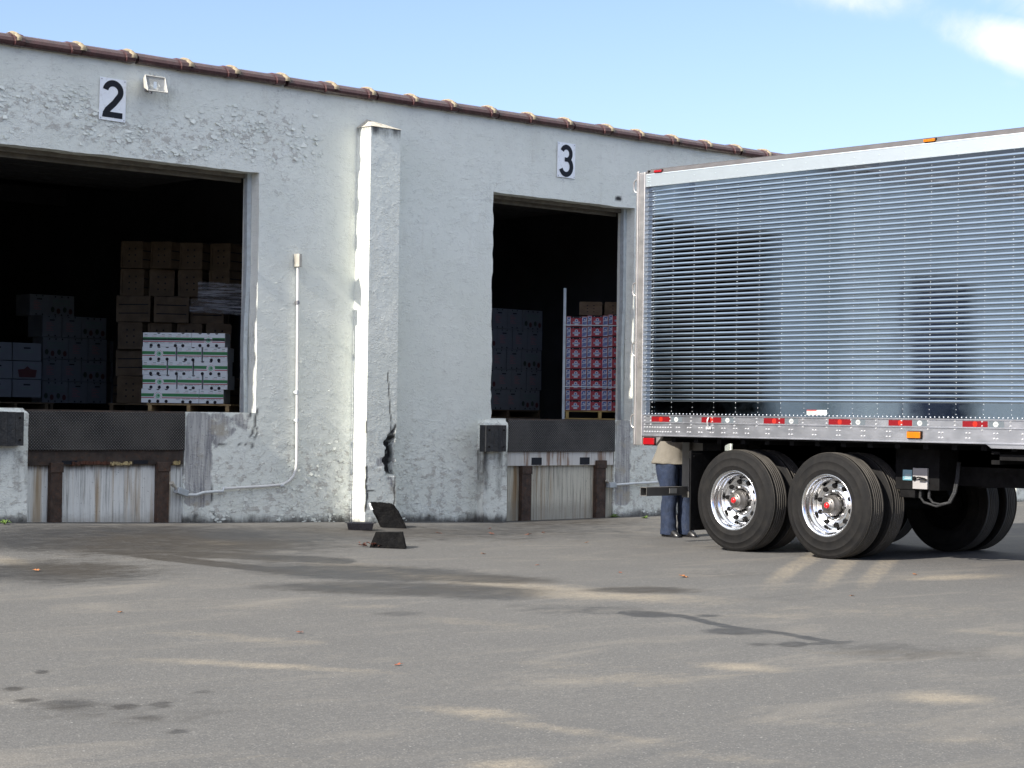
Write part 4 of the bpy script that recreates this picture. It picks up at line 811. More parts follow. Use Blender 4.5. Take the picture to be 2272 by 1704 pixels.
# dim stacks of white cartons
def white_box(kind):
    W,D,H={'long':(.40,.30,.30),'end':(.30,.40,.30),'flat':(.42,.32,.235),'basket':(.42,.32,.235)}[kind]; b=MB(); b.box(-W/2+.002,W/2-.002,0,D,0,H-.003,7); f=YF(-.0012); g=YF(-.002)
    if kind=='long':
        b.text('PEPPERS',.075,lambda u,v:f(u,v+.205+.35*0),4,1.0,.002); b.add([f(*p) for p in ((-.15,.15),(.15,.15),(.12,.165),(-.12,.165))],[(0,1,2,3)],4)
        for k,x in enumerate((-.14,-.05,.05,.14)): b.disc((x,.075+.02*(k%2==0)),.03,f,(8,9,8,9)[k],12,.04)
        for x in (-.1,0,.1): b.disc((x,.02),.012,g,3,10); b.disc((x,H-.025),.012,g,3,10)
    elif kind=='end':
        b.add([f(*p) for p in ((-.04,.225),(.04,.225),(.04,.242),(-.04,.242))],[(0,1,2,3)],3); b.text('PEPPERS',.03,lambda u,v:f(u,v+.268),4)
        for k in range(6): b.add([f(-.09+p*(.07+.05*((k*7)%3)/2),.20-k*.022+q) for p,q in ((0,-.004),(1,-.004),(1,.004),(0,.004))],[(0,1,2,3)],6)
        for x in (-.05,.05): b.disc((x,.02),.012,g,3,10); b.disc((x,H-.02),.01,g,3,10)
    elif kind=='flat':
        b.add([f(*p) for p in ((-.05,.155),(.05,.155),(.05,.175),(-.05,.175))],[(0,1,2,3)],3)
        for k in range(2): b.add([f(p,.125-k*.015+q) for p,q in ((-.1,-.004),(.1,-.004),(.1,.004),(-.1,.004))],[(0,1,2,3)],4)
    else:
        b.add([f(*p) for p in ((-.12,.02),(.12,.02),(.14,.12),(.05,.13),(0,.17),(-.05,.13),(-.14,.12))],[tuple(range(7))],9); ribbon(b,arc(0,.13,.16,.07,160,20),.012,YF(-.0024),4)
    return b.mesh('white_carton',sqm+[pm('shaded_white_carton',(.26,.275,.30),.65,0,.1,4),pm('dark_pepper_green',(.05,.07,.05),.6),pm('dark_pepper_red',(.13,.04,.04),.6)])  # white cartons and pepper prints darkened, interior shade put into their colours
WB={k:white_box(k) for k in ('long','end','flat','basket')}
def stack(x,y,z,rz,rows,hh,where,group,jit=.012):
    ex_=np.array([math.cos(rz),math.sin(rz)])
    for r_,pat in enumerate(rows):
        u=rnd.uniform(-jit,jit)
        for i,k in enumerate(pat):
            kd={'L':'long','E':'end','F':'flat','B':'basket','.':None}[k]; wd={'L':.405,'E':.305,'F':.43,'B':.43,'.':.3}[k]
            if kd:
                px,py=local((x,y),u+wd/2,rnd.uniform(-jit,jit),ex_); o=bpy.data.objects.new('white_carton',WB[kd]); COL.objects.link(o); o.location=(px,py,z+r_*hh); o.rotation_euler=(0,0,rz+rnd.uniform(-.015,.015))
                rown=('bottom','second','third','fourth','fifth')[r_]+(' row')
                tag(o,f"dim white carton, {dict(long='PEPPERS face',end='lettered end',flat='plain',basket='red basket')[kd]}, {('first','second','third','fourth')[i]} in {rown}, {where}",'carton',group)
            u+=wd
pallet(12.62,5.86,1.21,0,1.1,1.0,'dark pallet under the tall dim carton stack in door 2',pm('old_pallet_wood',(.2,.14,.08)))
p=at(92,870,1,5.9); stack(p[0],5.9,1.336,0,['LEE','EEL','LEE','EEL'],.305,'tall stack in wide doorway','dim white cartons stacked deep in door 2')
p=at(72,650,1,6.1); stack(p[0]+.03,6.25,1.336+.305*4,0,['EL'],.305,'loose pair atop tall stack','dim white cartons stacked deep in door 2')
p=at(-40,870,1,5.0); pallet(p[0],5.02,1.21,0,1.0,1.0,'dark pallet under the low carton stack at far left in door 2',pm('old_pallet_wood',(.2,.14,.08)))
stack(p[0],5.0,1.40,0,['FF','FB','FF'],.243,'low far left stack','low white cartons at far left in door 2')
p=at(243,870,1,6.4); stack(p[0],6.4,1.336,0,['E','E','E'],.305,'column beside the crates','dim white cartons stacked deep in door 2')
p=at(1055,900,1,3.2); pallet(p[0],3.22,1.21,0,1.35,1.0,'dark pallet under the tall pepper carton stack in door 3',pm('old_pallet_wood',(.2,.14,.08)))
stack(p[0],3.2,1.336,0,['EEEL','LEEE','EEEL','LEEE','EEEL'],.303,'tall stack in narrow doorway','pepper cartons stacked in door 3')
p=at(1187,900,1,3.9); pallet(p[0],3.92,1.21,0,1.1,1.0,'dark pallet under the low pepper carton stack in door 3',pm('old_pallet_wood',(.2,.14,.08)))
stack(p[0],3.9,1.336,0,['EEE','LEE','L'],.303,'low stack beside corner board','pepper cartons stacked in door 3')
# red cartons
M_RRED=pm('red_carton',(.36,.025,.045),.55,0,.08,6); M_RBLU=pm('carton_blue_ink',(.035,.085,.32),.55); M_RWHT=pm('carton_white_ink',(.55,.58,.66),.55)
def red_box():
    W,D,H=.288,.40,.146; b=MB(); b.box(-W/2+.001,W/2-.001,0,D,0,H-.004); f=YF(-.0012); g=YF(-.002); h=YF(-.0028)
    for s in (-1,1):
        x0,x1=(.074,W/2-.004) if s>0 else (-W/2+.004,-.086); wv=x1-x0
        b.add([f(*p) for p in ((x0,.004),(x1,.004),(x1,H-.008),(x0,H-.008))],[(0,1,2,3)],2)
        b.add([g(*p) for p in ((x0,.012),(x1-.008,.022),(x1-.004,.07),(x0+.006,.062))],[(0,1,2,3)],1); b.add([g(*p) for p in ((x0+.004,.075),(x1-.02,.082),(x1-.006,.128),(x0+.014,.12))],[(0,1,2,3)],1)
        b.disc((x0+wv*.5,.095),.012,h,2,5)
        for k in range(3): b.add([h(*p) for p in ((x0+.006+k*.018,.02),(x0+.010+k*.018,.02),(x0+.014+k*.018,.064),(x0+.010+k*.018,.064))],[(0,1,2,3)],2)
        b.add([h(*p) for p in ((x0,.128),(x1,.132),(x1,.137),(x0,.134))],[(0,1,2,3)],0)
    b.disc((-.005,.082),.024,g,2,16); b.add([h(*p) for p in ((-.055,.044),(.045,.044),(.045,.068),(-.055,.068))],[(0,1,2,3)],2); b.add([h(*p) for p in ((-.032,.018),(.022,.018),(.022,.042),(-.032,.042))],[(0,1,2,3)],2)
    b.disc((-.005,.084),.012,YF(-.0035),1,10); b.add([YF(-.0035)(*p) for p in ((-.05,.052),(.04,.052),(.04,.060),(-.05,.060))],[(0,1,2,3)],1)
    b.add([g(*p) for p in ((-.08,.118),(.068,.118),(.068,H-.004),(-.08,H-.004))],[(0,1,2,3)],3)
    for x in (-.05,.045): b.disc((x,.127),.005,h,2,8)
    return b.mesh('red_carton',[M_RRED,M_RBLU,M_RWHT,M_CDK])
RB=red_box(); A3=R(-44); ex3=np.array([math.cos(A3),math.sin(A3)]); r0=np.array([19.085,1.225,1.335])
pallet(r0[0],r0[1]+.005,1.21,A3,1.0,1.0,'new yellow wood pallet under the red cartons in door 3',pm('yellow_pallet_wood',(.50,.36,.13),.7,0,.12))
for r_ in range(9):
    for i in range(3):
        x,y=local(r0,.01+.292*(i+.5),rnd.uniform(-.01,.01)+(0,0,-.02)[i],ex3); o=bpy.data.objects.new('red_carton',RB); COL.objects.link(o); o.location=(x,y,1.336+r_*.1465+i*.004*r_*.5); o.rotation_euler=(0,0,A3+rnd.uniform(-.015,.015))
        tag(o,f"red carton with blue ends, {('left','middle','right')[i]} column, {('bottom','second','third','fourth','fifth','sixth','seventh','eighth','top')[r_]} layer of the red stack",'carton','red cartons stacked in door 3')
# brown crates of fruit on top, hardly lit
for i in range(2):
    x,y=local(r0,.35+.36*i,.25,ex3); o=bpy.data.objects.new('wooden_crate',CR); COL.objects.link(o); o.location=(x,y,1.336+9*.1465+.03); o.rotation_euler=(0,0,A3+.05*i); o.scale=(1,1,.55)
    tag(o,('dark crate on top of the red cartons, left one','dark crate on top of the red cartons, right one')[i],'crate','dark crates on the red cartons')
d=thing('corner_board','tall white corner board standing at the left edge of the red cartons','corner board',(*local(r0,-.03,-.03,ex3),1.212)); d.rotation_euler=(0,0,A3)
b=MB(); b.box(-.0,.034,-.004,0,0,1.83); b.box(-.004,0,-.004,.034,0,1.83); obj('board_angle',b,pm('corner_board_white',(.66,.72,.76),.5),d)
for k,zz in enumerate((1.336+.325,1.336+1.185)):
    q=thing('packing_strap',('white strap round the lower red cartons','white strap round the upper red cartons')[k],'strap',(*local(r0,-.03,-.036,ex3),zz),A3); b=MB(); b.box(0,.96,0,.002,0,.012); obj('strap_band',b,M_CWHITE,q)
# ------------------------------------------------------------------ trailer
def metal(name,col,rough,var=.06,wave=0,wsc=(1,1.2,2.5),met=1.0,smear=0,ar=.04):
    t=NT(name); n=t.noise(7,5); c=t.mix(t.ramp(n,.3,.7),tuple(x*(1-var) for x in col),col)
    if smear: c=t.mix(t.ramp(t.noise((3,3,24),5,.65),.52,.75,0,smear),c,tuple(x*.6 for x in col))
    k=dict(col=c,metal=met,rough=t.ramp(t.noise((5,5,9),5,.65),.3,.75,max(.02,rough-ar),rough+ar*1.6))
    if wave: k['nor']=t.bump(t.noise(wsc,2,.4),wave,.05)
    return t.set(**k)
M_INOX=metal('polished_stainless',(.46,.545,.635),.065,.05,.05,(1.5,1.3,1.3),ar=.02); M_ALU=metal('mill_aluminium',(.62,.63,.67),.34,.08,.02,(2,4,30),.92,.15); M_ALUT=metal('pale_top_rail',(.66,.73,.75),.42,.02,.0,(2,2,6),.85,0,.004); M_POST=metal('satin_stainless',(.56,.54,.52),.40,.05,0,met=.9)
M_RIV=metal('bright_rivet',(.70,.71,.72),.35,.02,met=.45); M_RIVS=metal('panel_rivet',(.62,.64,.66),.28,.02,met=.9); M_CHR=metal('polished_wheel_aluminium',(.90,.91,.93),.15,.06,.03,(6,6,6),1,.0,.03); M_GALV=metal('grey_steel_paint',(.16,.155,.145),.5,.15,met=.4); M_HUB=metal('dull_hub_steel',(.20,.19,.18),.42,.2,met=.8)
M_UND=pm('underbody_black',(.006,.006,.0065),.8,0,.3,9,.3,40,spec=.15,grime=(.014,.013,.012),gamt=.4); M_ROOFT=pm('trailer_roof',(.10,.095,.098),.65,.2); M_DOORW=pm('trailer_door_white',(.55,.56,.58),.4)
t=NT('red_reflective_tape'); hx=t.vor((0,140,140),'F1','Distance'); M_RTAPE=t.set(col=t.mix(t.ramp(hx,.2,.6,0,.35),(.20,.006,.010),(.13,.003,.006)),rough=.3)
M_RDOT=pm('orange_red_dot',(.42,.022,.012),.35); t=NT('grey_reflective_tape'); hx=t.vor((0,140,140),'F1','Distance'); M_GTAPE=t.set(col=t.mix(t.ramp(hx,.2,.6,0,.4),(.17,.20,.225),(.12,.14,.16)),rough=.35,metal=.3)
M_LOGO=pm('white_emblem_print',(.50,.52,.52),.5); M_RLENS=pm('red_lamp_lens',(.30,.006,.010),.12,0,.08,10,coat=.5); M_ALENS=pm('amber_lamp_lens',(.50,.15,.006),.12,0,.1,12,coat=.5); M_REDCAP=pm('red_cap_plastic',(.70,.012,.015),.12,0,.03,coat=.5)
t=NT('tyre_rubber'); x=t.xyz(); M_TYRE=t.set(col=t.mix(t.ramp(t.noise(9,6,.65),.35,.7),(.0085,.0085,.009),(.015,.0142,.0135)),rough=.8,spec=.22,nor=t.bump(t.noise(60,4),.25,.004))
t=NT('tread_rubber'); M_TREADR=t.set(col=t.mix(t.ramp(t.noise((14,5,5),6,.65),.3,.7),(.050,.046,.041),(.085,.078,.068)),rough=.9,nor=t.bump(t.noise((30,90,90),4),.4,.005))
XS=15.635; GT=-.141; YR=-3.5; YE=-19.5
tr=thing('semi_trailer','long ribbed stainless steel semi trailer backed towards the dock','trailer',(16.95,YR,GT),world=True)
# near side: ribbed panel. columns of rivets every 0.3 m
y0c=at(1489.4,925,0,XS)[1]; y14=at(2244.5,925,0,XS)[1]; DY=(y0c-y14)/14
ycols=[y0c-DY*k for k in range(int((y0c-YE)/DY))]
ZB,ZR0,PIT,NR=1.270,1.412,.0509,46
prof=[(0,ZB-.02),(0,ZR0)]; sm=[False]
for k in range(NR):
    z=ZR0+k*PIT
    for d,q,f_ in ((0,.0165,0),(.0015,.0190,1),(.0040,.0225,1),(.0062,.0255,1),(.0068,.0280,1),(.0062,.0310,1),(.0044,.0370,1),(.0020,.0420,1),(0,.0450,1),(0,.0509,0)): prof.append((d,z+q)); sm.append(bool(f_))
prof.append((0,3.80)); sm.append(False)
def side(sgn,xs):
    b=MB(); ys=[-3.60]+[y for y in ycols]+[YE]
    if ys[1]-ys[0]>-.1: ys.pop(1)
    n=len(prof); vs=[]; rr=random.Random(5)
    for i,y in enumerate(ys):
        off=(-.026 if i==0 else 0)+rr.uniform(-.0002,.0002)+(.0012 if i%4==2 else 0)
        for d,z in prof: vs.append((xs-sgn*(d+off),y,z))
    for i in range(len(ys)-1):
        for k in range(n-1):
            f=(i*n+k,(i+1)*n+k,(i+1)*n+k+1,i*n+k+1); b.f.append(list(f) if sgn>0 else list(reversed(f))); b.mi.append(0); b.sm.append(sm[k])
    b.v=vs
    if sgn>0:
        def rivet(y,z,r=.0050,h=.004):
            vs=[(xs-.0005,y+r*math.cos(PI*q/3),z+r*math.sin(PI*q/3)) for q in range(6)]+[(xs-h*.8,y+r*.6*math.cos(PI*q/3),z+r*.6*math.sin(PI*q/3)) for q in range(6)]+[(xs-h,y,z)]
            b.add(vs,[(q,(q+1)%6,6+(q+1)%6,6+q) for q in range(6)]+[(6+q,6+(q+1)%6,12) for q in range(6)],1,True)
        for i,y in enumerate([-3.645,-3.735]+ycols):
            if y<-12: break
            for k in range(NR): rivet(y,ZR0+k*PIT+.007)
            rivet(y,ZR0-.045); rivet(y,ZR0-.09); rivet(y,3.775)
        y=-3.64
        while y>-12: rivet(y,ZB+.024,.0085,.009); y-=.0508
    return b
obj('side_panel',side(1,XS),[M_INOX,M_RIVS],tr); obj('side_panel',side(-1,18.265),[M_INOX,M_RIV],tr)
# rails
def xprism(poly,y0,y1,mir=False):
    b=MB(); b.prism([((33.9-x) if mir else x,z) for x,z in poly],lambda p,q,d:(p,d,q),y0,y1); return b
toppoly=[(15.617,3.785),(15.614,3.915),(15.617,3.925),(15.72,3.925),(15.72,3.90),(15.65,3.79)]
edgepoly=[(15.620,3.925),(15.624,3.945),(15.66,3.975),(15.72,3.985),(15.72,3.925)]
b=xprism(toppoly,-3.60,YE); b.add([(15.612,-3.60,3.913),(15.612,YE,3.913),(15.612,YE,3.918),(15.612,-3.6,3.918)],[(0,1,2,3)])
y=-3.68
while y>-12: b.cyl((15.616,y,3.797),(15.611,y,3.797),.004,n=6); y-=.10
for y in ycols: b.cyl((15.616,y,3.86),(15.6115,y,3.86),.0045,n=6)
for u in range(3):
    for q in range(3): b.cyl((15.616,-3.64-.018*u,3.84+.022*q),(15.611,-3.64-.018*u,3.84+.022*q),.005,n=6)
obj('top_rail',b,M_ALUT,tr); obj('roof_edge',xprism(edgepoly,-3.6,YE),M_ROOFT,tr); obj('roof_edge',xprism(edgepoly,-3.6,YE,True),M_ROOFT,tr); obj('top_rail',xprism(toppoly,-3.6,YE,True),M_ALUT,tr)
b=MB(); b.box(15.71,18.19,YE,-3.6,3.95,3.99); obj('trailer_roof',b,M_ROOFT,tr)
botpoly=[(15.618,1.062),(15.618,1.190),(15.608,1.192),(15.608,1.200),(15.618,1.202),(15.618,1.268),(15.606,1.270),(15.606,1.281),(15.66,1.281),(15.66,1.05),(15.600,1.05),(15.600,1.059)]
def rail(mir):
    b=xprism(botpoly,-3.615,YE,mir)
    if mir: return b
    def rv(y,z,r=.0095): b.cyl((15.6185,y,z),(15.609,y,z),r,r*.55,n=8,mi=1)
    for y in [-3.645,-3.735]+ycols:
        if y<-13: break
        for z in (1.257,1.218,1.178): rv(y,z)
    for k in range(11):
        for z in (1.145,1.098): rv(-3.645-k*.039,z)
    yy=-4.12
    while yy>-5.2:
        for o in (0,.036):
            for z in (1.148,1.100): rv(yy-o,z)
        yy-=.163
    for y in ycols:
        if -13<y<-5.05:
            for o in (-.13,-.166):
                for z in (1.148,1.100): rv(y+o-.0,z)
    b.prism([(-8.04,1.05),(-8.10,1.012),(-12,1.012),(-12,1.05)],lambda p,q,d:(d,p,q),15.612,15.66)
    return b
obj('bottom_rail',rail(False),[M_ALU,M_RIV],tr); obj('bottom_rail',rail(True),[M_ALU,M_RIV],tr)
b=MB(); b.box(15.598,15.70,-3.618,-3.50,.945,3.945); b.box(15.585,15.60,-3.53,-3.50,.95,3.96); obj('rear_post',b,M_POST,tr,.006)
b=MB(); b.box(18.20,18.302,-3.618,-3.50,.945,3.945); obj('rear_post',b,M_POST,tr,.006)
b=MB(); b.box(15.70,18.20,-3.615,-3.502,3.80,3.96); obj('rear_header',b,M_POST,tr,.004)
b=MB(); b.box(15.70,18.20,-3.615,-3.502,.99,1.25); obj('rear_sill',b,M_POST,tr,.004)
for x0,x1 in ((15.71,16.94),(16.96,18.19)):
    b=MB(); b.box(x0,x1,-3.58,-3.52,1.26,3.79); dr=obj('rear_door',b,M_DOORW,tr,.006)
    b=MB(); xx=x1-.12 if x0<16 else x0+.12; b.cyl((xx,-3.50,1.2),(xx,-3.50,3.85),.017,n=10); b.box(xx-.03,xx+.2,-3.50,-3.48,2.0,2.03); q=obj('lock_rod',b,M_GALV,dr); q.location=(0,0,0)
b=MB(); b.box(15.64,18.26,YE-.02,YE,1.05,3.98); obj('front_wall_panel',b,M_DOORW,tr)
for zc in (3.80,2.66,2.0,1.21):
    b=MB(); x=15.60; b.tube([(x,-3.50,zc-.075),(x-.004,-3.472,zc-.06),(x-.006,-3.458,zc-.035),(x-.006,-3.458,zc+.045),(x-.004,-3.472,zc+.065),(x,-3.5,zc+.08)],.009,8); b.box(x-.004,x+.06,-3.512,-3.494,zc-.09,zc+.09); obj('hinge',b,M_POST,tr)
# tape, lamps, label, hook
for k in range(9):
    yc=[-3.747,-4.48,-5.342,-6.187,-6.923,-7.776,-8.6,-9.4,-10.2][k]; b=MB(); f=lambda p,q,o=.6165:(15+o,yc-p,q)
    b.box(15.6165,15.6182,yc-.278,yc,1.2065,1.262,0); b.disc((.14,1.234),.027,lambda p,q:f(p,q,.6155),1,14)
    b.box(15.6168,15.6182,yc-.455,yc-.288,1.2065,1.262,2)
    pts=[(.335,1.234),(.348,1.256),(.368,1.261),(.385,1.254),(.398,1.236),(.385,1.213),(.365,1.208),(.348,1.213)]; b.add([f(p,q,.6158) for p,q in pts],[tuple(range(8))],3)
    for j in range(3): ribbon(b,[(.350+j*.013,1.228),(.352+j*.013,1.242),(.358+j*.013,1.230),(.362+j*.013,1.243)],.0035,lambda p,q:f(p,q,.6152),2)
    obj('reflective_tape',b,[M_RTAPE,M_RDOT,M_GTAPE,M_LOGO],tr)
def lamp(name,x,yc,z,w,h,m,lab=None):
    b=MB(); b.box(x-.028,x-.004,yc-w/2,yc+w/2,z-h/2,z+h/2,0); b.box(x-.006,x+.004,yc-w/2-.008,yc+w/2+.008,z-h/2-.008,z+h/2+.008,1); o=obj(name,b,[m,M_UND],tr,.004)
    if lab: o['label']=lab
lamp('marker_light',15.612,-7.238,1.121,.155,.062,M_ALENS,'amber side marker light'); lamp('marker_light',15.628,-7.37,3.948,.13,.028,M_ALENS,'amber top marker light'); lamp('marker_light',15.628,-3.80,3.944,.11,.026,M_RLENS,'small red top marker light'); lamp('tail_marker_light',15.618,-3.728,.992,.165,.072,M_RLENS,'red tail marker light')
b=MB(); b.box(15.62,15.64,-3.66,-3.64,3.94,3.965); obj('wire_clip',b,M_UND,tr)
b=MB(); b.prism([(-3.618,1.05),(-3.90,1.05),(-3.80,.945),(-3.618,.945)],lambda p,q,d:(d,p,q),15.62,15.66); obj('corner_gusset',b,M_POST,tr,.004)
b=MB(); b.box(15.6325,15.6345,-6.15,-5.893,1.300,1.352,0); f=lambda o:(lambda p,q:(15.6325-o,p,q)); b.add([f(.001)(*p) for p in ((-6.02,1.343),(-6.02,1.352),(-5.893,1.352),(-5.893,1.343))],[(0,1,2,3)],1)
for k in range(4): b.add([f(.001)(*p) for p in ((-6.01,1.307+k*.009),(-6.01,1.310+k*.009),(-5.90,1.310+k*.009),(-5.90,1.307+k*.009))],[(0,1,2,3)],2); b.add([f(.001)(*p) for p in ((-6.14,1.307+k*.010),(-6.14,1.309+k*.010),(-6.03,1.309+k*.010),(-6.03,1.307+k*.010))],[(0,1,2,3)],2)
b.add([f(.0015)(*p) for p in ((-6.025,1.300),(-6.025,1.306),(-6.01,1.306),(-6.01,1.300))],[(0,1,2,3)],1)
obj('warning_label',b,[M_LOGO,M_RDOT,M_CLG],tr)
hk=at(1573,935,0,15.61)[1]; b=MB(); b.tube([(15.60,hk,1.16),(15.585,hk,1.19),(15.575,hk-.008,1.225),(15.585,hk-.01,1.25),(15.60,hk-.0,1.258),(15.61,hk+.012,1.245)],.008,8); b.box(15.60,15.612,hk-.036,hk+.036,1.135,1.165); obj('tie_hook',b,M_RIV,tr)
# floor and running gear
b=MB(); b.box(15.66,18.24,YE,-3.62,1.03,1.09)
y=-4.0
while y>YE: b.box(15.70,18.20,y-.03,y+.03,.985,1.03); y-=.33
obj('floor_frame',b,M_UND,tr)
for x in (16.42,17.40):
    b=MB(); b.box(x,x+.09,-9.3,-4.45,.80,1.0); b.box(x-.03,x+.12,-8.2,-4.6,.76,.81); obj('slider_rail',b,M_UND,tr)
b=MB(); b.box(15.72,15.80,-12.2,-8.03,.90,.955); b.box(15.72,16.45,-8.12,-8.03,.86,.98); obj('slider_arm',b,M_UND,tr)
for y in (-4.915,-6.15):
    b=MB(); b.cyl((16.20,y,.395),(17.70,y,.395),.065,n=16); b.box(16.4,16.54,y-.09,y+.09,.39,.62); b.box(17.36,17.5,y-.09,y+.09,.39,.62); b.cyl((16.47,y+.3,.62),(16.47,y+.3,.82),.12,n=16); b.cyl((17.43,y+.3,.62),(17.43,y+.3,.82),.12,n=16)
    b.box(16.43,16.51,y-.1,y+.62,.50,.60); b.box(17.39,17.47,y-.1,y+.62,.50,.60); b.cyl((16.62,y-.12,.55),(16.62,y-.36,.55),.09,n=14); b.cyl((17.28,y-.12,.55),(17.28,y-.36,.55),.09,n=14)
    for x in (16.40,17.36): b.box(x,x+.14,y+.48,y+.68,.5,.98)
    obj('axle',b,M_UND,tr)
b=MB(); b.cyl((16.7,-7.2,.72),(17.6,-7.2,.72),.13,n=18); obj('air_tank',b,M_UND,tr)
# side box with white panel and label, tucked between the dual tyres and the frame
XB=16.06; ya,yb,za,zb=-7.066,-6.891,0.584,0.791; la,lb,lc,ld=-6.871,-6.761,0.666,0.769
b=MB(); b.box(XB+.03,XB+.35,ya-.12,lb+.10,za-.01,.98); b.box(XB+.04,XB+.2,yb,lb+.05,za-.09,za-.01); cb=obj('control_box',b,M_UND,tr,.006)
def sub_(nm,b,m,bev=0): q=obj(nm,b,m,cb,bev); q.location=(0,0,0); return q
b=MB(); b.box(XB,XB+.028,ya,yb,za,zb); sub_('white_cover',b,pm('cover_white',(.34,.33,.33),.5,0,.05),.004)
ym=(ya+yb)/2; zm=(za+zb)/2
b=MB(); b.cyl((XB,yb-.025,zm),(XB-.015,yb-.025,zm),.022,n=12); b.tube([(XB-.02,yb-.03,zm),(XB-.025,ym+.03,zm+.005),(XB-.025,ym,zm+.014),(XB-.025,ya+.02,zm+.004),(XB-.02,ya-.01,zm-.006),(XB-.025,ya+.02,zm-.014),(XB-.025,ym,zm-.012)],.007,6); sub_('latch',b,M_UND)
t=NT('blue_label_print'); zz=t.xyz()[2]; M_BLAB=t.set(col=t.mix(t.ramp(zz,lc,ld),(.12,.27,.33),(.25,.40,.47)),rough=.4)
b=MB(); b.box(XB+.016,XB+.030,la,lb,lc,ld)
for k in range(4): b.add([(XB+.015,la+.01,lc+.015+k*.014),(XB+.015,la+.01,lc+.020+k*.014),(XB+.015,lb-.02-.01*(k%2),lc+.020+k*.014),(XB+.015,lb-.02-.01*(k%2),lc+.015+k*.014)],[(0,1,2,3)],1)
sub_('blue_label',b,[M_BLAB,M_LOGO])
for y0,y1,c in ((yb-.06,ya-.24,'h1'),(ya+.01,ya-.22,'h2')):
    b=MB(); b.tube([(XB+.05,y0,za),(XB+.05,y0,za-.08),(XB+.055,y0-.04,za-.13),(XB+.07,(y0+y1)/2,za-.165+.02*(c=='h2')),(XB+.08,y1+.02,za-.12),(XB+.09,y1-.03,za-.02),(XB+.12,y1-.04,za+.12),(XB+.2,y1,za+.27)],.013,8); b.cyl((XB+.05,y0,za-.04),(XB+.05,y0,za-.09),.016,n=8,mi=0); obj('air_hose',b,[M_RUB,M_REDCAP],tr)
b=MB(); b.box(16.42,17.5,-8.05,-4.62,.62,.99); b.box(16.5,17.42,-5.9,-5.4,.42,.64); obj('subframe',b,M_UND,tr)
# rear bumper, uprights, mud flaps
b=MB(); X0,X1,Ya,Yb,Z0,Z1,th=15.655,18.245,-3.652,-3.555,.388,.484,.006
b.box(X0,X1,Ya,Yb,Z0,Z0+th); b.box(X0,X1,Ya,Yb,Z1-th,Z1); b.box(X0,X1,Ya,Ya+th,Z0+th,Z1-th); b.box(X0,X1,Yb-th,Yb,Z0+th,Z1-th)
bp=obj('rear_bumper',b,M_GALV,tr)
b=MB(); b.box(16.02,16.14,Ya-.002,Ya,.412,.468); q=obj('bumper_label',b,pm('worn_label',(.34,.34,.32),.6),bp); q.location=(0,0,0)
for x in (16.32,17.46):
    b=MB(); b.box(x,x+.13,-3.668,-3.56,.36,1.03); b.prism([(-3.668,1.03),(-4.3,1.03),(-3.668,.72)],lambda p,q,d:(d,p,q),x+.055,x+.07); obj('bumper_upright',b,M_GALV,tr,.005)
for x0 in (15.675,17.62):
    b=MB(); b.box(x0,x0+.61,-4.285,-4.270,.045,.87); mf=obj('mud_flap',b,M_UND,tr,.003)
    b=MB(); b.box(x0+.02,x0+.62,-4.268,-4.238,.82,.90); b.box(x0+.5,x0+.56,-4.27,-4.0,.86,1.04); 
    for u in (.05,.55): b.cyl((x0+u,-4.286,.84),(x0+u,-4.294,.84),.012,n=8)
    q=obj('flap_hanger',b,M_UND,mf); q.location=(0,0,0)
# wheels
def tyre_mesh():
    b=MB(); Ro=.535; W=.275
    side_=[(.300,.012),(.312,.004),(.335,-.004),(.36,-.006),(.362,-.0075),(.366,-.0075),(.368,-.006),(.41,-.004),(.440,.0),(.442,-.0015),(.447,-.0015),(.449,.001),(.475,.010),(.500,.022),(.503,.021),(.506,.024)]
    tr_=[(.520,.028),(.530,.036),(Ro,.045)]
    g=[]; edges=[.045+(W-.09)*k/6 for k in range(7)]
    for k in range(6):
        a,c=edges[k]+(.004 if k else 0),edges[k+1]-(.004 if k<5 else 0); g+=[(Ro-.001*abs(k-2.5),a),(Ro-.001*abs(k-2.5),c)]
        if k<5: g+=[(Ro-.009,c+.002),(Ro-.009,edges[k+1]+.003)]
    back=[(r,W-h) for r,h in reversed(side_+tr_[:2])]
    P=side_+tr_+g[0:]+back; nS=len(side_); nT=len(P)-len(back)
    mis=[1 if nS+1<=i<nT-1 else 0 for i in range(len(P)-1)]; b.lathe(P,(0,0,0),'x',72,mis=mis); b.lathe([(.300,.012),(.29,.06),(.29,W-.06),(.300,W-.012)],(0,0,0),'x',48)
    return b.mesh('tyre',[M_TYRE,M_TREADR])
def rim_mesh(dark=False):
    b=MB(); P=[(.300,.014),(.312,.010),(.318,.002),(.314,-.003),(.306,-.002),(.298,.008),(.290,.018),(.284,.034),(.281,.060),(.272,.074),(.254,.088),(.250,.120),(.247,.135),(.240,.146),(.228,.152),(.200,.148),(.176,.138),(.166,.128),(.160,.122),(.150,.119),(.108,.119),(.106,.13)]
    b.lathe(P,(0,0,0),'x',72)
    for k in range(10):
        a=2*PI*k/10+.16; c,s=math.cos(a),math.sin(a); b.cyl((.149,.203*c,.203*s),(.128,.198*c,.198*s),.0235,n=18,mi=1)
    return b.mesh('rim',[M_CHR,M_UND])
M_GNUT=metal('lug_nut_steel',(.42,.41,.40),.3,.1)
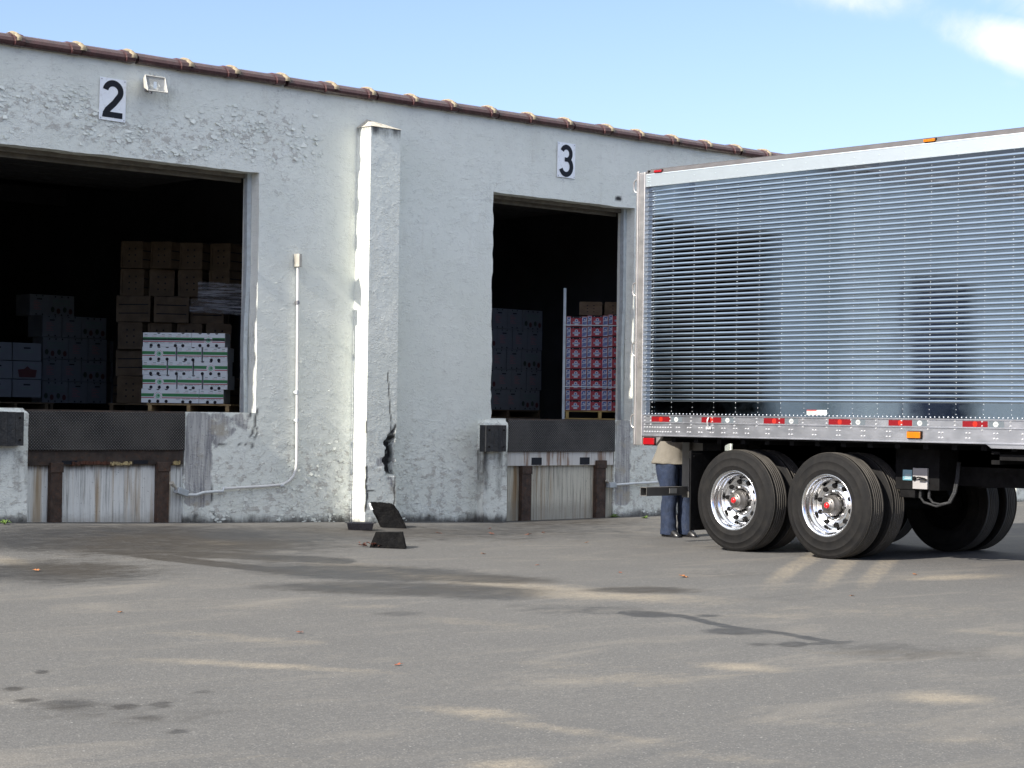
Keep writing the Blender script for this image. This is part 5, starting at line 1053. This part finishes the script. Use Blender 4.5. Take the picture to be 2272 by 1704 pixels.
def hub_mesh():
    b=MB(); b.lathe([(.108,.13),(.106,.09),(.100,.075),(.088,.068),(.083,.03),(.080,.022),(.070,.018),(.045,.018),(.043,.008),(.033,.006)],(0,0,0),'x',40)
    for k in range(10):
        a=2*PI*k/10; c,s=math.cos(a),math.sin(a); b.cyl((.119,.140*c,.140*s),(.088,.140*c,.140*s),.0175,.013,n=6,mi=2,smooth=False)
    for k in range(6): a=2*PI*k/6+.3; c,s=math.cos(a),math.sin(a); b.cyl((.020,.060*c,.060*s),(.011,.060*c,.060*s),.007,n=6,mi=0)
    b.lathe([(.108,.14),(.108,.119),(.122,.118),(.122,.14)],(0,0,0),'x',32,mi=1)
    return b.mesh('hub',[M_HUB,M_UND,M_GNUT])
TM,RM,HM=tyre_mesh(),rim_mesh(),hub_mesh(); c=MB(); c.lathe([(.032,.008),(.030,-.002),(.022,-.010),(.010,-.014),(.0005,-.015)],(0,0,0),'x',24); CM=c.mesh('hub_cap',[M_REDCAP])
def inner_disc():
    b=MB(); b.lathe([(.300,.014),(.29,.05),(.26,.12),(.10,.14),(.0005,.14)],(0,0,0),'x',32); b.lathe([(.16,.10),(.15,-.02),(.06,-.05),(.05,-.10),(.0005,-.10)],(0,0,0),'x',24); return b.mesh('wheel_back',[M_UND])
IM=inner_disc()
def wheel(x,y,flip,outer):
    wv=bpy.data.objects.new('wheel',None); COL.objects.link(wv); wv.parent=tr; wv.location=(x-16.95,y-YR,GT+.534-GT); wv.rotation_euler=(rnd.uniform(0,6),0,PI if flip else 0) if not outer else (rnd.uniform(-.1,.1),0,PI if flip else 0)
    for nm,me in ([('tyre',TM)]+([('rim',RM),('hub',HM),('hub_cap',CM)] if outer else [('wheel_back',IM)])):
        o=bpy.data.objects.new(nm,me); COL.objects.link(o); o.parent=wv
for y in (-4.915,-6.15):
    wheel(15.645,y,False,True); wheel(15.985,y,False,False); wheel(18.255,y,True,True); 
    w_=wheel(17.64,y,False,False)
for x in (16.2,17.55):
    b=MB(); b.box(x,x+.13,-16.1,-15.97,.1,1.0); b.box(x-.08,x+.21,-16.2,-15.87,GT,-.10); b.box(x+.02,x+.11,-16.08,-15.99,-.11,.2); obj('landing_leg',b,M_GALV,tr)
# ------------------------------------------------------------------ person standing at the rear of the trailer, facing it
PX,PY=16.83,-3.00; PG=float(gz(PX,PY))
M_SKIN=pm('skin',(.42,.25,.17),.5,0,.06,9); M_JEAN=pm('blue_work_trousers',(.012,.022,.050),.85,0,.22,14,.5,70); M_SHIRT=pm('tan_shirt_cloth',(.185,.17,.143),.9,0,.08,8,.4,90); M_SHOE=pm('black_shoe_leather',(.012,.012,.013),.28,0,.1); M_HAIR=pm('dark_hair',(.03,.022,.018),.6,0,.2,40); M_EYE=pm('eye_dark',(.02,.015,.012),.2)
pr=thing('person','person in tan shirt and blue trousers standing behind the trailer, hidden above the waist','person',(PX,PY,PG),R(-6))
H=1.78
def skinned(name,V,E_,rad,mat,parent,root=0,sub=2):
    me=bpy.data.meshes.new(name); me.from_pydata(V,E_,[]); o=bpy.data.objects.new(name,me); COL.objects.link(o)
    m=o.modifiers.new('s','SKIN'); m.use_smooth_shade=True
    for i,r in enumerate(rad): me.skin_vertices[0].data[i].radius=(r,r) if not isinstance(r,tuple) else r
    me.skin_vertices[0].data[root].use_root=True
    s=o.modifiers.new('b','SUBSURF'); s.levels=sub; s.render_levels=sub
    dg=bpy.context.evaluated_depsgraph_get(); me2=bpy.data.meshes.new_from_object(o.evaluated_get(dg)); bpy.data.objects.remove(o)
    o=bpy.data.objects.new(name,me2); COL.objects.link(o); me2.materials.clear(); me2.materials.append(mat); o.parent=parent; return o
# skeleton (x to the person's left is +x when facing -y)
V=[(0,0,.95),(0,.01,1.15),(0,.0,1.35),(0,.01,1.50),(0,-.0,1.58),(0,-.01,1.66),(0,-.005,1.74)]
E_=[(i,i+1) for i in range(6)]; rad=[(.15,.11),(.145,.105),(.16,.11),(.075,.06),(.05,.052),(.070,.085),(.062,.078)]
def chain(start,pts,rs):
    p=start
    for q,r in zip(pts,rs): V.append(q); rad.append(r); E_.append((p,len(V)-1)); p=len(V)-1
    return p
for s in (-1,1):
    chain(0,[(s*.10,.0,.88),(s*.105,.01,.50),(s*.10,.0,.12),(s*.10,-.03,.05)],[.08,.05,.035,.03])
    hnd=chain(2,[(s*.19,.0,1.42),(s*.235,-.05,1.15),(s*.20,-.27,1.20),(s*.19,-.345,1.22)],[.055,.042,.032,.028])
    for k,(dx,l) in enumerate(((-.03,.075),(-.01,.085),(.01,.08),(.03,.062))):
        chain(hnd,[(s*.19+dx,-.37,1.225),(s*.19+dx*1.15,-.37-l*.6,1.22),(s*.19+dx*1.15,-.37-l*.85,1.195)],[.0095,.0085,.008])
    chain(hnd,[(s*.19-s*.035,-.335,1.215),(s*.19-s*.05,-.365,1.20)],[.011,.009])
body=skinned('body',V,E_,rad,M_SKIN,pr)
h=MB(); h.loft([(0,.005,1.66,.083,.10),(0,.005,1.70,.086,.104),(0,.01,1.76,.080,.095),(0,.01,1.80,.055,.065),(0,.01,1.815,.01,.01)],20); obj('hair',h,M_HAIR,pr).location=(0,.012,.0)
e=MB()
for s in (-1,1): e.lathe([(.0005,-.012),(.010,-.008),(.012,0),(.010,.008),(.0005,.012)],(s*.032,-.078,1.68),'y',10)
obj('eyes',e,M_EYE,pr)
n=MB(); n.loft([(0,-.098,1.635,.016,.012),(0,-.10,1.65,.012,.014),(0,-.088,1.685,.007,.008)],10); n.loft([(0,-.083,1.605,.026,.008),(0,-.088,1.611,.027,.008),(0,-.083,1.617,.025,.006)],12)
for s in (-1,1): n.loft([(s*.078,.01,1.63,.008,.015),(s*.086,.012,1.655,.010,.022),(s*.084,.012,1.685,.006,.018)],10)
obj('face_features',n,M_SKIN,pr)
# clothing
r6=random.Random(2)
def wob(rings,a): return [(x+r6.uniform(-a,a),y+r6.uniform(-a,a),z,rx*(1+r6.uniform(-.03,.03)),ry*(1+r6.uniform(-.03,.03))) for x,y,z,rx,ry in rings]
j=MB()
for s,fx,fy in ((-1,-.095,.02),(1,.12,-.03)):
    rs=[(s*.085,.04,.97,.115,.15),(s*.095,.06,.86,.118,.17),(s*.098+0,.045,.74,.112,.145),(s*.10,.02,.60,.098,.115),(fx*.9,fy*.5,.46,.086,.092),(fx,fy,.34,.084,.094),(fx,fy,.22,.082,.096),(fx,fy-.004,.15,.086,.103),(fx,fy-.008,.11,.080,.100),(fx,fy-.012,.075,.088,.108),(fx,fy-.012,.030,.086,.108)]
    j.loft(wob(rs,.005),22)
j.loft([(0,.06,.80,.13,.15),(0,.06,.88,.19,.165),(0,.03,1.0,.185,.15),(0,0,1.04,.17,.13)],24)
rough(obj('trousers',j,M_JEAN,pr),.03,.07,1,False)
s_=MB(); s_.loft(wob([(0,.085,.845,.225,.225),(0,.085,.85,.23,.230),(0,.07,.93,.218,.20),(0,.035,1.05,.205,.175),(0,0,1.2,.200,.150),(0,0,1.33,.205,.145),(0,0,1.43,.185,.12),(0,.005,1.49,.11,.085),(0,.005,1.515,.075,.07)],.004),30)
for s in (-1,1): s_.tube([(s*.15,.0,1.42),(s*.20,-.01,1.38),(s*.232,-.035,1.27),(s*.242,-.05,1.19)],[.075,.085,.08,.078],14)
rough(obj('shirt',s_,M_SHIRT,pr),.025,.09,1,False)
for s,fx,fy in ((-1,-.095,.02),(1,.12,-.03)):
    b=MB(); b.loft([(fx,fy-.05,0,.050,.155),(fx,fy-.05,.018,.053,.158),(fx,fy-.048,.03,.050,.152),(fx,fy-.04,.055,.047,.135),(fx,fy-.01,.085,.043,.10),(fx,fy+.03,.12,.040,.06)],20); obj('shoe',b,M_SHOE,pr)
